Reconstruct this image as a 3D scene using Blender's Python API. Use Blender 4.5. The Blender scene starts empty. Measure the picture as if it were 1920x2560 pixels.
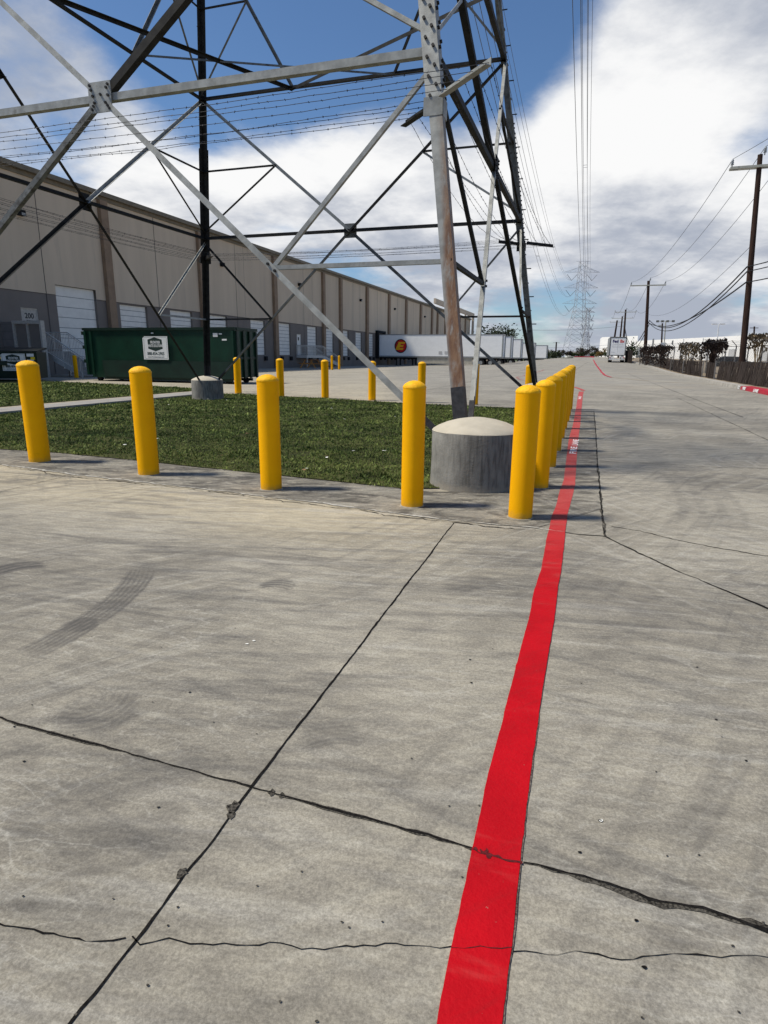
import bpy, math, random
from mathutils import Vector as V, Matrix
random.seed(7)
S = bpy.context.scene
COL = S.collection
R = math.radians
# ------------------------------------------------------------------ camera
H = 1.27
FPX, PITCH, ROLL = 1530.55, 0.2484, 0.0099
cF = V((0, math.cos(PITCH), -math.sin(PITCH)))
cU0 = V((0, math.sin(PITCH), math.cos(PITCH)))
cR = V((1, 0, 0)) * math.cos(ROLL) + cU0 * math.sin(ROLL)
cU = -V((1, 0, 0)) * math.sin(ROLL) + cU0 * math.cos(ROLL)
cam = bpy.data.cameras.new('camera'); camo = bpy.data.objects.new('camera', cam); COL.objects.link(camo)
cam.sensor_fit = 'VERTICAL'; cam.sensor_height = 36; cam.sensor_width = 27
cam.lens = 36 * FPX / 2560; cam.clip_start = 0.05; cam.clip_end = 4000
m = Matrix.Identity(4)
for i in range(3):
    m[i][0] = cR[i]; m[i][1] = cU[i]; m[i][2] = -cF[i]
m[2][3] = H
camo.matrix_world = m
S.camera = camo
# ------------------------------------------------------------------ sun, sky, exposure
SUN_EL, SUN_TO = R(58), V((-.999, -.03, 0)).normalized()      # horizontal direction towards the sun
sd = SUN_TO * math.cos(SUN_EL) + V((0, 0, math.sin(SUN_EL)))
sun = bpy.data.lights.new('sun', 'SUN'); sun.energy = 3.3; sun.angle = R(7); sun.color = (1, .93, .80)
suno = bpy.data.objects.new('sun', sun); COL.objects.link(suno)
suno.rotation_euler = sd.to_track_quat('Z', 'Y').to_euler()
S.view_settings.view_transform = 'Standard'; S.view_settings.look = 'None'
S.view_settings.exposure = 0.42; S.view_settings.gamma = 1; S.view_settings.use_curve_mapping = False
S.render.resolution_x = 768; S.render.resolution_y = 1024


def raydir(x, y):
    return (cF + cR * ((x - 960) / FPX) + cU * ((1280 - y) / FPX))


class NT:
    """small helper to write node trees"""
    def __init__(s, tree):
        s.t = tree; s.n = tree.nodes; s.l = tree.links

    def put(s, sock, v):
        if isinstance(v, bpy.types.NodeSocket): s.l.new(v, sock)
        elif v is not None:
            try: sock.default_value = v
            except Exception: sock.default_value = tuple(v) + (1,)

    def math(s, op, a, b=None, c=None, clamp=False):
        n = s.n.new('ShaderNodeMath'); n.operation = op; n.use_clamp = clamp
        for i, v in enumerate((a, b, c)):
            if v is not None: s.put(n.inputs[i], v)
        return n.outputs[0]

    def vmath(s, op, a, b=None, out=0):
        n = s.n.new('ShaderNodeVectorMath'); n.operation = op
        s.put(n.inputs[0], a)
        if b is not None: s.put(n.inputs[1], b)
        return n.outputs[out]

    def noise(s, vec, scale, detail=4, rough=.55, dist=0, col=False):
        n = s.n.new('ShaderNodeTexNoise'); s.put(n.inputs['Vector'], vec)
        n.inputs['Scale'].default_value = scale; n.inputs['Detail'].default_value = detail
        n.inputs['Roughness'].default_value = rough; n.inputs['Distortion'].default_value = dist
        return n.outputs['Color' if col else 'Fac']

    def vor(s, vec, scale, feat='F1'):
        n = s.n.new('ShaderNodeTexVoronoi'); n.feature = feat; s.put(n.inputs['Vector'], vec)
        n.inputs['Scale'].default_value = scale
        return n.outputs['Distance']

    def mix(s, f, a, b, mode='MIX'):
        n = s.n.new('ShaderNodeMix'); n.data_type = 'RGBA'; n.blend_type = mode
        s.put(n.inputs['Factor'], f); s.put(n.inputs['A'] if False else n.inputs[6], a); s.put(n.inputs[7], b)
        return n.outputs[2]

    def sm(s, v, lo, hi, a=0., b=1.):
        n = s.n.new('ShaderNodeMapRange'); n.interpolation_type = 'SMOOTHSTEP'
        s.put(n.inputs[0], v)
        n.inputs[1].default_value = lo; n.inputs[2].default_value = hi
        n.inputs[3].default_value = a; n.inputs[4].default_value = b
        return n.outputs[0]

    def xform(s, vec, rotz=0, scale=(1, 1, 1), loc=(0, 0, 0)):
        if rotz:    # turn first, then stretch
            r_ = s.n.new('ShaderNodeMapping'); s.put(r_.inputs['Vector'], vec); r_.inputs['Rotation'].default_value = (0, 0, rotz)
            vec = r_.outputs[0]; rotz = 0
        n = s.n.new('ShaderNodeMapping'); s.put(n.inputs['Vector'], vec)
        n.inputs['Location'].default_value = loc; n.inputs['Rotation'].default_value = (0, 0, rotz)
        n.inputs['Scale'].default_value = scale
        return n.outputs[0]

    def sep(s, vec):
        n = s.n.new('ShaderNodeSeparateXYZ'); s.put(n.inputs[0], vec); return n.outputs

    def comb(s, x, y, z):
        n = s.n.new('ShaderNodeCombineXYZ')
        for i, v in enumerate((x, y, z)): s.put(n.inputs[i], v)
        return n.outputs[0]

    def bump(s, h, strength, dist=.01):
        n = s.n.new('ShaderNodeBump'); n.inputs['Strength'].default_value = strength
        n.inputs['Distance'].default_value = dist; s.put(n.inputs['Height'], h)
        return n.outputs[0]


# world: Nishita sky with procedural clouds laid out by direction
W = bpy.data.worlds.new('World'); S.world = W; W.use_nodes = True
W.node_tree.nodes.clear(); w = NT(W.node_tree)
sky = w.n.new('ShaderNodeTexSky'); sky.sky_type = 'NISHITA'; sky.sun_disc = False
sky.sun_elevation = SUN_EL; sky.sun_rotation = math.atan2(SUN_TO.x, SUN_TO.y)
sky.air_density = 1.0; sky.dust_density = .3; sky.ozone_density = 2.0
tc = w.n.new('ShaderNodeTexCoord'); D = tc.outputs['Generated']
dx, dy, dz = w.sep(D)
den = w.math('ADD', w.math('MAXIMUM', dz, 0.0), .22)
cp = w.comb(w.math('DIVIDE', dx, den), w.math('DIVIDE', dy, den), 0)


def blobs(lst, base):
    acc = base
    for (px, py, rad, amp) in lst:
        d0 = raydir(px, py).normalized()
        dt = w.vmath('DOT_PRODUCT', D, tuple(d0), out=1)
        e = w.math('EXPONENT', w.math('MULTIPLY', w.math('SUBTRACT', dt, 1.0), 1.0 / (1 - math.cos(R(rad)))))
        acc = w.math('MULTIPLY_ADD', e, amp, acc)
    return acc


n1 = w.noise(cp, 1.9, 10, .58, .15)
n2 = w.noise(w.xform(cp, .3, (1, 1, 1), (3, 1, 7)), 6.5, 9, .6, .1)
lowb = w.sm(dz, .02, .34, .52, .0)
cov = blobs([(90, 180, 7, .46), (250, 150, 4, .12), (330, 20, 5, -.4), (20, 20, 4, -.15), (380, 470, 7, .5), (600, 420, 6, .5), (820, 400, 6, .55), (960, 440, 7, .6), (1120, 440, 7, .4), (60, 90, 4, .05), (1900, 40, 4, -.1),
             (1560, 330, 9, .8), (1800, 120, 9, .8), (1350, 560, 7, .5), (1500, 720, 6, .22), (1850, 650, 8, .5), (1640, 480, 7, .4),
             (760, 130, 8, -.6), (1180, 60, 7, -.9), (1130, 180, 3, -.3), (1340, 40, 4, -.35), (480, 60, 5, -.4), (170, 370, 3.2, -.5), (500, 340, 3, -.4), (800, 250, 5, -.25),
             (820, 700, 4, -.28), (1900, 310, 4, -.6), (1780, 390, 3, -.45), (1700, 440, 2, -.3), (1420, 700, 3, -.5), (1260, 720, 3.5, -.3), (1620, 740, 3, -.25), (1850, 730, 4, -.4), (1530, 600, 2.5, -.2), (1520, 770, 4, -.35), (1690, 660, 2.5, -.2), (1350, 760, 4, -.2)], lowb)
cov = w.math('ADD', cov, w.math('MULTIPLY', w.math('SUBTRACT', n1, .5), 1.5))
cov = w.math('ADD', cov, w.math('MULTIPLY', w.math('SUBTRACT', n2, .5), .45))
mask = w.sm(cov, .06, .70)
br = blobs([(650, 420, 6, .45), (930, 440, 6, .45), (1440, 340, 5, .5), (1680, 230, 6, .45), (1350, 520, 4, .4), (300, 520, 6, .4), (100, 150, 8, -.12),
            (1560, 560, 4, -.2), (1800, 40, 5, -.3), (1650, 780, 6, -.35), (1880, 480, 4, .1), (700, 640, 4, -.15), (1300, 640, 5, .1), (1450, 480, 4, -.2), (1560, 120, 5, -.15), (1380, 200, 4, -.05), (500, 570, 3, -.2), (820, 590, 3, -.25), (420, 430, 6, .35), (1600, 240, 6, .35), (1800, 300, 5, .2), (1700, 620, 4, .35), (1880, 600, 4, .3), (1780, 520, 3, -.25), (1180, 480, 4, .2)], .34)
br = w.math('ADD', br, w.math('MULTIPLY', w.math('SUBTRACT', w.noise(w.xform(cp, 0, (1, 1, 1), (9, 4, 2)), 2.6, 10, .6, .1), .5), 2.1))
ccol = w.mix(w.sm(br, .1, 1.0), (3.1, 3.4, 4.05, 1), (7.2, 7.2, 7.2, 1))
skyc = w.mix(1.0, sky.outputs[0], (.54, .67, .80, 1), 'MULTIPLY')
bg = w.n.new('ShaderNodeBackground'); w.put(bg.inputs[0], w.mix(mask, skyc, ccol)); bg.inputs[1].default_value = .1
ow = w.n.new('ShaderNodeOutputWorld'); w.l.new(bg.outputs[0], ow.inputs[0])

# ------------------------------------------------------------------ geometry helpers
TH = .3102
UX = V((math.sin(TH), math.cos(TH), 0)); RX = V((UX.y, -UX.x, 0))   # along the building / away from it
ZZ = V((0, 0, 1))
CAM = V((0, 0, H))


def BW(lat, a, z=0): return RX * lat + UX * a + ZZ * z


def ssm(t):
    t = max(0., min(1., t)); return t * t * (3 - 2 * t)


def terrain(x, y):
    r = 0
    if y > 50: r = (y - 50) * .0125 if y < 120 else .875 + (1 - math.exp(-(y - 120) / 75)) * 1.3
    if 50 < y < 70: r *= ssm((y - 50) / 20 * .7 + .3)
    lat = RX.x * x + RX.y * y
    return r * ssm((lat + 24) / 20)


def gp(x, y, z=0):
    d = raydir(x, y); return CAM + d * ((z - H) / d.z)


def gt(x, y):
    d = raydir(x, y)
    if d.z < -.03:
        p = CAM + d * (-H / d.z)
        if p.y < 49: return p
    d = d / math.hypot(d.x, d.y); t = 30.
    while t < 420:
        p = CAM + d * t
        if p.z <= terrain(p.x, p.y): return p
        t += .1 if t < 60 else .5
    return CAM + d * 230


def on(x, y, D):
    d = raydir(x, y); return CAM + d * (D / math.hypot(d.x, d.y))


class MB:
    def __init__(s): s.v = []; s.f = []; s.m = []; s.k = 0
    def poly(s, pts, mi=None):
        i = len(s.v); s.v += [tuple(p) for p in pts]; s.f.append(tuple(range(i, i + len(pts)))); s.m.append(s.k if mi is None else mi)
    def quadbox(s, P):      # 8 points, 0-3 bottom ccw, 4-7 top
        i = len(s.v); s.v += [tuple(p) for p in P]
        for q in ((3, 2, 1, 0), (4, 5, 6, 7), (0, 1, 5, 4), (1, 2, 6, 5), (2, 3, 7, 6), (3, 0, 4, 7)):
            s.f.append(tuple(i + j for j in q)); s.m.append(s.k)
        return s
    def box(s, lo, hi):
        x0, y0, z0 = lo; x1, y1, z1 = hi
        return s.quadbox([(x0, y0, z0), (x1, y0, z0), (x1, y1, z0), (x0, y1, z0), (x0, y0, z1), (x1, y0, z1), (x1, y1, z1), (x0, y1, z1)])
    def obox(s, o, a, b, c):    # origin corner + three edge vectors
        o = V(o); a = V(a); b = V(b); c = V(c)
        return s.quadbox([o, o + a, o + a + b, o + b, o + c, o + a + c, o + a + b + c, o + b + c])
    def bar(s, A, B, wd, ht, up=ZZ):
        A = V(A); B = V(B); d = (B - A); e1 = d.cross(up)
        if e1.length < 1e-6: e1 = d.cross(V((1, 0, 0)))
        e1.normalize(); e2 = e1.cross(d).normalized()
        a = e1 * wd / 2; b = e2 * ht / 2
        return s.quadbox([A - a - b, A + a - b, A + a + b, A - a + b, B - a - b, B + a - b, B + a + b, B - a + b])
    def angle(s, A, B, w_, e1, e2, t=.009):
        """steel angle: one flange along e1, the other along e2"""
        A = V(A); B = V(B); d = (B - A).normalized()
        e1 = (V(e1) - d * V(e1).dot(d)).normalized(); e2 = (V(e2) - d * V(e2).dot(d)); e2 = (e2 - e1 * e2.dot(e1)).normalized()
        pr = [V((0, 0)), V((w_, 0)), V((w_, t)), V((t, t)), V((t, w_)), V((0, w_))]
        i = len(s.v)
        for P in (A, B):
            for q in pr: s.v.append(tuple(P + e1 * q[0] + e2 * q[1]))
        for j in range(6):
            k = (j + 1) % 6; s.f.append((i + j, i + k, i + 6 + k, i + 6 + j)); s.m.append(s.k)
        for c in (0, 6):
            s.f.append(tuple(i + c + q for q in (0, 1, 2, 3))); s.f.append(tuple(i + c + q for q in (0, 3, 4, 5))); s.m += [s.k, s.k]
        return s
    def tube(s, pts, r, n=8, r2=None, caps=True):
        pts = [V(p) for p in pts]; rings = []
        up = V((0, 0, 1)); L = len(pts)
        for i, p in enumerate(pts):
            d = (pts[min(i + 1, L - 1)] - pts[max(i - 1, 0)]).normalized()
            u_ = up if abs(d.dot(up)) < .95 else V((1, 0, 0))
            e1 = d.cross(u_).normalized(); e2 = e1.cross(d)
            rr = r if r2 is None else r + (r2 - r) * i / (L - 1)
            rings.append(len(s.v))
            for k in range(n):
                a = 2 * math.pi * k / n; s.v.append(tuple(p + (e1 * math.cos(a) + e2 * math.sin(a)) * rr))
        for i in range(L - 1):
            for k in range(n):
                k2 = (k + 1) % n
                s.f.append((rings[i] + k, rings[i] + k2, rings[i + 1] + k2, rings[i + 1] + k)); s.m.append(s.k)
        if caps:
            s.f.append(tuple(rings[0] + k for k in range(n))[::-1]); s.f.append(tuple(rings[-1] + k for k in range(n))); s.m += [s.k, s.k]
        return s
    def lathe(s, c, prof, n=32, wob=0, seed=0):
        c = V(c); rg = random.Random(seed); ph = rg.random() * 6
        base = len(s.v)
        for (r, z) in prof:
            for k in range(n):
                a = 2 * math.pi * k / n; rr = r * (1 + wob * math.sin(3 * a + ph) + wob * .6 * math.sin(7 * a + z * 9))
                s.v.append(tuple(c + V((rr * math.cos(a), rr * math.sin(a), z))))
        for i in range(len(prof) - 1):
            for k in range(n):
                k2 = (k + 1) % n
                s.f.append((base + i * n + k, base + i * n + k2, base + (i + 1) * n + k2, base + (i + 1) * n + k)); s.m.append(s.k)
        s.f.append(tuple(base + (len(prof) - 1) * n + k for k in range(n))); s.m.append(s.k)
        return s
    def build(s, name, mats, parent=None, smooth=False, rel=True, auto=None):
        if not isinstance(mats, (list, tuple)): mats = [mats]
        me = bpy.data.meshes.new(name)
        off = V((0, 0, 0))
        if parent is not None and rel:
            p = parent
            while p is not None: off += V(p.location); p = p.parent
        me.from_pydata([tuple(V(v) - off) for v in s.v], [], s.f)
        for m_ in mats: me.materials.append(M[m_])
        me.polygons.foreach_set('material_index', s.m)
        if smooth:
            me.polygons.foreach_set('use_smooth', [True] * len(me.polygons))
            if auto is not None:
                try: me.set_sharp_from_angle(angle=R(auto))
                except Exception: pass
        me.validate(); me.update()
        o = bpy.data.objects.new(name, me); COL.objects.link(o)
        if parent is not None: o.parent = parent
        return o


def tag(o, label=None, cat=None, group=None, kind=None):
    if label: o['label'] = label
    if cat: o['category'] = cat
    if group: o['group'] = group
    if kind: o['kind'] = kind
    return o


def empty(name, loc, label, cat, group=None, rz=0):
    o = bpy.data.objects.new(name, None); COL.objects.link(o); o.location = loc; o.rotation_euler = (0, 0, rz)
    o.empty_display_size = .2
    return tag(o, label, cat, group)


def children(o): return [c for c in bpy.data.objects if c.parent == o]


def copy_tree(o, parent=None):
    c = o.copy(); COL.objects.link(c)
    if parent is not None: c.parent = parent
    for ch in children(o): copy_tree(ch, c)
    return c


def text(name, s_, size, mat, parent, loc, xdir, ydir, ext=.003, sx=1, rel=True, bold=0, shear=0, al='CENTER'):
    cu = bpy.data.curves.new('t', 'FONT'); cu.body = s_; cu.size = size; cu.extrude = ext; cu.align_x = al; cu.align_y = 'CENTER'
    cu.offset = bold; cu.shear = shear; cu.resolution_u = 3
    o = bpy.data.objects.new('t', cu); COL.objects.link(o)
    dg = bpy.context.evaluated_depsgraph_get(); me = bpy.data.meshes.new_from_object(o.evaluated_get(dg))
    bpy.data.objects.remove(o); me.name = name
    X = V(xdir).normalized(); Y = V(ydir).normalized(); Z = X.cross(Y)
    off = V((0, 0, 0)); p = parent
    if rel:
        while p is not None: off += V(p.location); p = p.parent
    for v in me.vertices:
        c = v.co; v.co = V(loc) + X * c.x * sx + Y * c.y + Z * c.z - off
    me.materials.clear(); me.materials.append(M[mat])
    o = bpy.data.objects.new(name, me); COL.objects.link(o)
    if parent is not None: o.parent = parent
    return o


# ------------------------------------------------------------------ materials
M = {}


def mat(name, col, rough=.7, metal=0, var=.12, vs=8, bump=0, bs=60, spec=.35, col2=None, stretch=(1, 1, 1), dirt=None):
    m_ = bpy.data.materials.new(name); m_.use_nodes = True; t = NT(m_.node_tree); b = t.n['Principled BSDF']
    g = t.n.new('ShaderNodeTexCoord').outputs['Object']
    gs = t.xform(g, 0, stretch)
    n = t.noise(gs, vs, 6, .6)
    c1 = tuple(c * (1 - var) for c in col) + (1,); c2 = col2 and tuple(col2) + (1,) or tuple(min(1, c * (1 + var)) for c in col) + (1,)
    c = t.mix(t.sm(n, .3, .7), c1, c2)
    if dirt:    # (colour, scale, threshold)
        dc, ds, dt = dirt
        c = t.mix(t.sm(t.noise(t.xform(g, 0, stretch, (5, 3, 1)), ds, 8, .65), dt, dt + .16), c, tuple(dc) + (1,))
    t.put(b.inputs['Base Color'], c); b.inputs['Roughness'].default_value = rough; b.inputs['Metallic'].default_value = metal
    b.inputs['Specular IOR Level'].default_value = spec
    if bump: t.put(b.inputs['Normal'], t.bump(t.noise(g, bs, 6, .6), bump, .01))
    M[name] = m_
    return m_


def emat(name): return M[name], NT(M[name].node_tree), M[name].node_tree.nodes['Principled BSDF']


mat('yellow_paint', (1.0, .465, .001), .7, 0, .04, 5, .35, 130, .1, dirt=((.62, .27, .006), 7, .66))
mat('yellow_cap', (1.0, .49, .002), .6, 0, .1, 14, .8, 60, .3)
mat('grout', (.30, .27, .21), .9, 0, .25, 20, .5, 60)
mat('red_paint', (.46, .002, .008), .65, 0, .10, 5, .35, 70, .12)
mat('red_crack', (.10, .004, .006), .8, 0, .5, 120, .5, 120)  # dark red for the cracks and blobs across the stripe
mat('old_red', (.10, .04, .032), .9, 0, .6, 140, col2=(.19, .16, .13))
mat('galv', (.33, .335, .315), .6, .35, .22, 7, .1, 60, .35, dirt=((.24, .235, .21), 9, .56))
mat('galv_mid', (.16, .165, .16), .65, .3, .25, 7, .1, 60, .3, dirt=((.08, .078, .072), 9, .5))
mat('shaded_steel', (.022, .022, .022), .7, .1, .3, 9, .1, 60, .2, col2=(.035, .034, .031))  # near-black steel: shade on members turned from the sun, put into the colour
mat('bolt', (.025, .024, .024), .6, .3, .3)
mat('tar_coat', (.03, .03, .034), .6, 0, .3, 20, .3, 60, .3)
mat('wire', (.02, .022, .03), .6, .2, .2)
mat('hv_wire', (.13, .14, .16), .6, .3, .2)
mat('cable', (.012, .012, .013), .7, 0, .2)
mat('wall_beige', (.62, .505, .375), .9, 0, .06, .7, .1, 30, .2, dirt=((.53, .435, .33), 1.1, .56), stretch=(1, 1, .12))
mat('wall_far', (.62, .505, .375), .9, 0, .05, .5)
mat('wall_grey', (.21, .182, .160), .9, 0, .06, .8, .1, 30, .2)
mat('cmu', (.20, .18, .17), .9, 0, .08, 3, .2, 30)
mat('brown_trim', (.27, .185, .12), .75, 0, .12, 2)
mat('roof_trim', (.20, .165, .115), .6, .2, .15, 3)
mat('joint_dark', (.09, .08, .075), .9)
mat('door_white', (.84, .81, .74), .6, 0, .05, 2, dirt=((.66, .63, .56), 3, .62))
mat('door_line', (.22, .22, .22), .8)
mat('door_beige', (.48, .45, .40), .7)
mat('sign_black', (.02, .02, .02), .6)
mat('sign_white', (.78, .79, .78), .5, 0, .03)
mat('sticker_yellow', (.75, .55, .02), .6)
mat('logo_green', (.015, .035, .03), .6)
mat('rubber', (.012, .012, .012), .85)
mat('rail_grey', (.60, .57, .52), .6, .1)
mat('concrete_step', (.30, .285, .26), .9, 0, .12, 3, .2, 50)
mat('green_paint', (.003, .030, .016), .38, 0, .25, 1.5, .1, 20, .45, dirt=((.035, .075, .055), 1.6, .66))
mat('green_dark', (.003, .018, .011), .5, 0, .25, 2)
mat('black_plastic', (.008, .012, .011), .6)
mat('trailer_white', (.92, .92, .90), .45, 0, .03, 2, dirt=((.74, .74, .71), 1.5, .66))
mat('trailer_frame', (.30, .31, .31), .5, .4)
mat('skirt', (.45, .42, .35), .8, 0, .12, 2, dirt=((.3, .27, .22), 4, .55))
mat('logo_black', (.015, .005, .005), .5)
mat('logo_red', (.62, .010, .012), .5, 0, .3, 1)
mat('logo_yellow', (.98, .48, .01), .5)
mat('purple_ink', (.035, .02, .12), .5)
mat('orange_ink', (.75, .06, .02), .5)
mat('grey_ink', (.5, .5, .5), .6)
mat('dock_black', (.01, .01, .01), .9)
mat('picnic_wood', (.34, .14, .05), .7, 0, .3, 6, stretch=(1, 1, 1))
mat('picnic_orange', (.66, .30, .08), .7, 0, .2, 6)
mat('pole_wood', (.040, .022, .016), .85, 0, .4, 4, .4, 20, .2, stretch=(4, 4, .4))
mat('crossarm', (.42, .42, .36), .7, 0, .15, 5)
mat('insulator', (.30, .33, .35), .3, 0, .1)
mat('slat', (.030, .022, .020), .9, 0, .5, 14, .5, 30, .1, col2=(.075, .06, .052), stretch=(1, 1, .12))
mat('fence_post', (.20, .19, .18), .6, .4)
mat('mesh_wire', (.20, .20, .20), .7, .3)
mat('vine', (.040, .026, .020), .95, 0, .6, 3, col2=(.09, .06, .045))
mat('vine_tan', (.16, .12, .07), .95, 0, .5, 3)
mat('white_wall', (.93, .93, .90), .8, 0, .02, .2)
mat('white_wall_seam', (.55, .56, .56), .8)
mat('glass_dark', (.02, .022, .025), .2)
mat('car_dark', (.03, .033, .036), .3, .3)
mat('kerb', (.36, .34, .30), .9, 0, .22, 2.5, .3, 40, dirt=((.16, .16, .15), 1.2, .6))
mat('bark', (.07, .05, .035), .95)
mat('leaf_dark', (.020, .033, .012), .8, 0, .6, .8, col2=(.05, .07, .025))
mat('leaf_brown', (.055, .048, .035), .85, 0, .4, .4, col2=(.10, .085, .06))
mat('leaf_green', (.04, .065, .025), .85, 0, .4, .5, col2=(.09, .12, .04))
mat('leaf_yellow', (.22, .15, .05), .85, 0, .4, .5)
mat('house_white', (.78, .77, .72), .8)
mat('house_roof', (.20, .19, .18), .9)
mat('dry_grass', (.24, .19, .13), .95, 0, .25, .6)
mat('dead_leaf', (.20, .12, .06), .9, 0, .4, 20)
mat('litter_white', (.75, .74, .68), .8)
mat('lamp_glass', (.4, .4, .38), .3)
mat('tower_far', (.45, .47, .50), .7, .2)

for nm in ('yellow_paint', 'yellow_cap'):
    m_, t, b = emat(nm); oi = t.n.new('ShaderNodeObjectInfo').outputs['Random']
    g = t.n.new('ShaderNodeTexCoord').outputs['Object']; x, y, z = t.sep(g); old = b.inputs['Base Color'].links[0].from_socket
    gv = t.vmath('ADD', g, t.comb(t.math('MULTIPLY', oi, 37.0), t.math('MULTIPLY', oi, 11.0), t.math('MULTIPLY', oi, 23.0)))
    c = t.mix(t.math('MULTIPLY', t.sm(t.noise(gv, 2.2, 5, .6), .45, .7), .22), old, (.80, .36, .004, 1))
    if nm == 'yellow_paint':
        k = t.math('MULTIPLY', t.sm(t.math('ADD', z, t.math('MULTIPLY', t.noise(gv, 14, 5, .7), .12)), .14, .04), .5)
        c = t.mix(k, c, (.30, .22, .10, 1))
        sc = t.math('MULTIPLY', t.sm(t.noise(t.xform(gv, 0, (2, 2, 14)), 2.0, 6, .7), .66, .74), t.sm(t.noise(gv, 1.5, 2, .5), .5, .62))
        c = t.mix(t.math('MULTIPLY', sc, .5), c, (.22, .15, .06, 1))
    t.put(b.inputs['Base Color'], c)

# rusted leg
mat('rusty_leg', (.30, .305, .29), .65, .3, .2, 7, .1, 60)
m_, t, b = emat('rusty_leg')
g = t.n.new('ShaderNodeTexCoord').outputs['Object']; gx, gy, gz = t.sep(g)
old = b.inputs['Base Color'].links[0].from_socket
nn = t.noise(t.xform(g, 0, (5, 5, 1.0)), 2.2, 7, .65)
# streak axis across the flange: distance from the leg's centre line, which leans 0.15 m per metre
RLEG = {}
# concrete helper -------------------------------------------------------------


def circ(p, q, r_):
    ax, ay = p.x, p.y; bx, by = q.x, q.y; cx, cy = r_.x, r_.y
    d = 2 * (ax * (by - cy) + bx * (cy - ay) + cx * (ay - by))
    ux = ((ax * ax + ay * ay) * (by - cy) + (bx * bx + by * by) * (cy - ay) + (cx * cx + cy * cy) * (ay - by)) / d
    uy = ((ax * ax + ay * ay) * (cx - bx) + (bx * bx + by * by) * (ax - cx) + (cx * cx + cy * cy) * (bx - ax)) / d
    return ux, uy, math.hypot(ax - ux, ay - uy)


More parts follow.
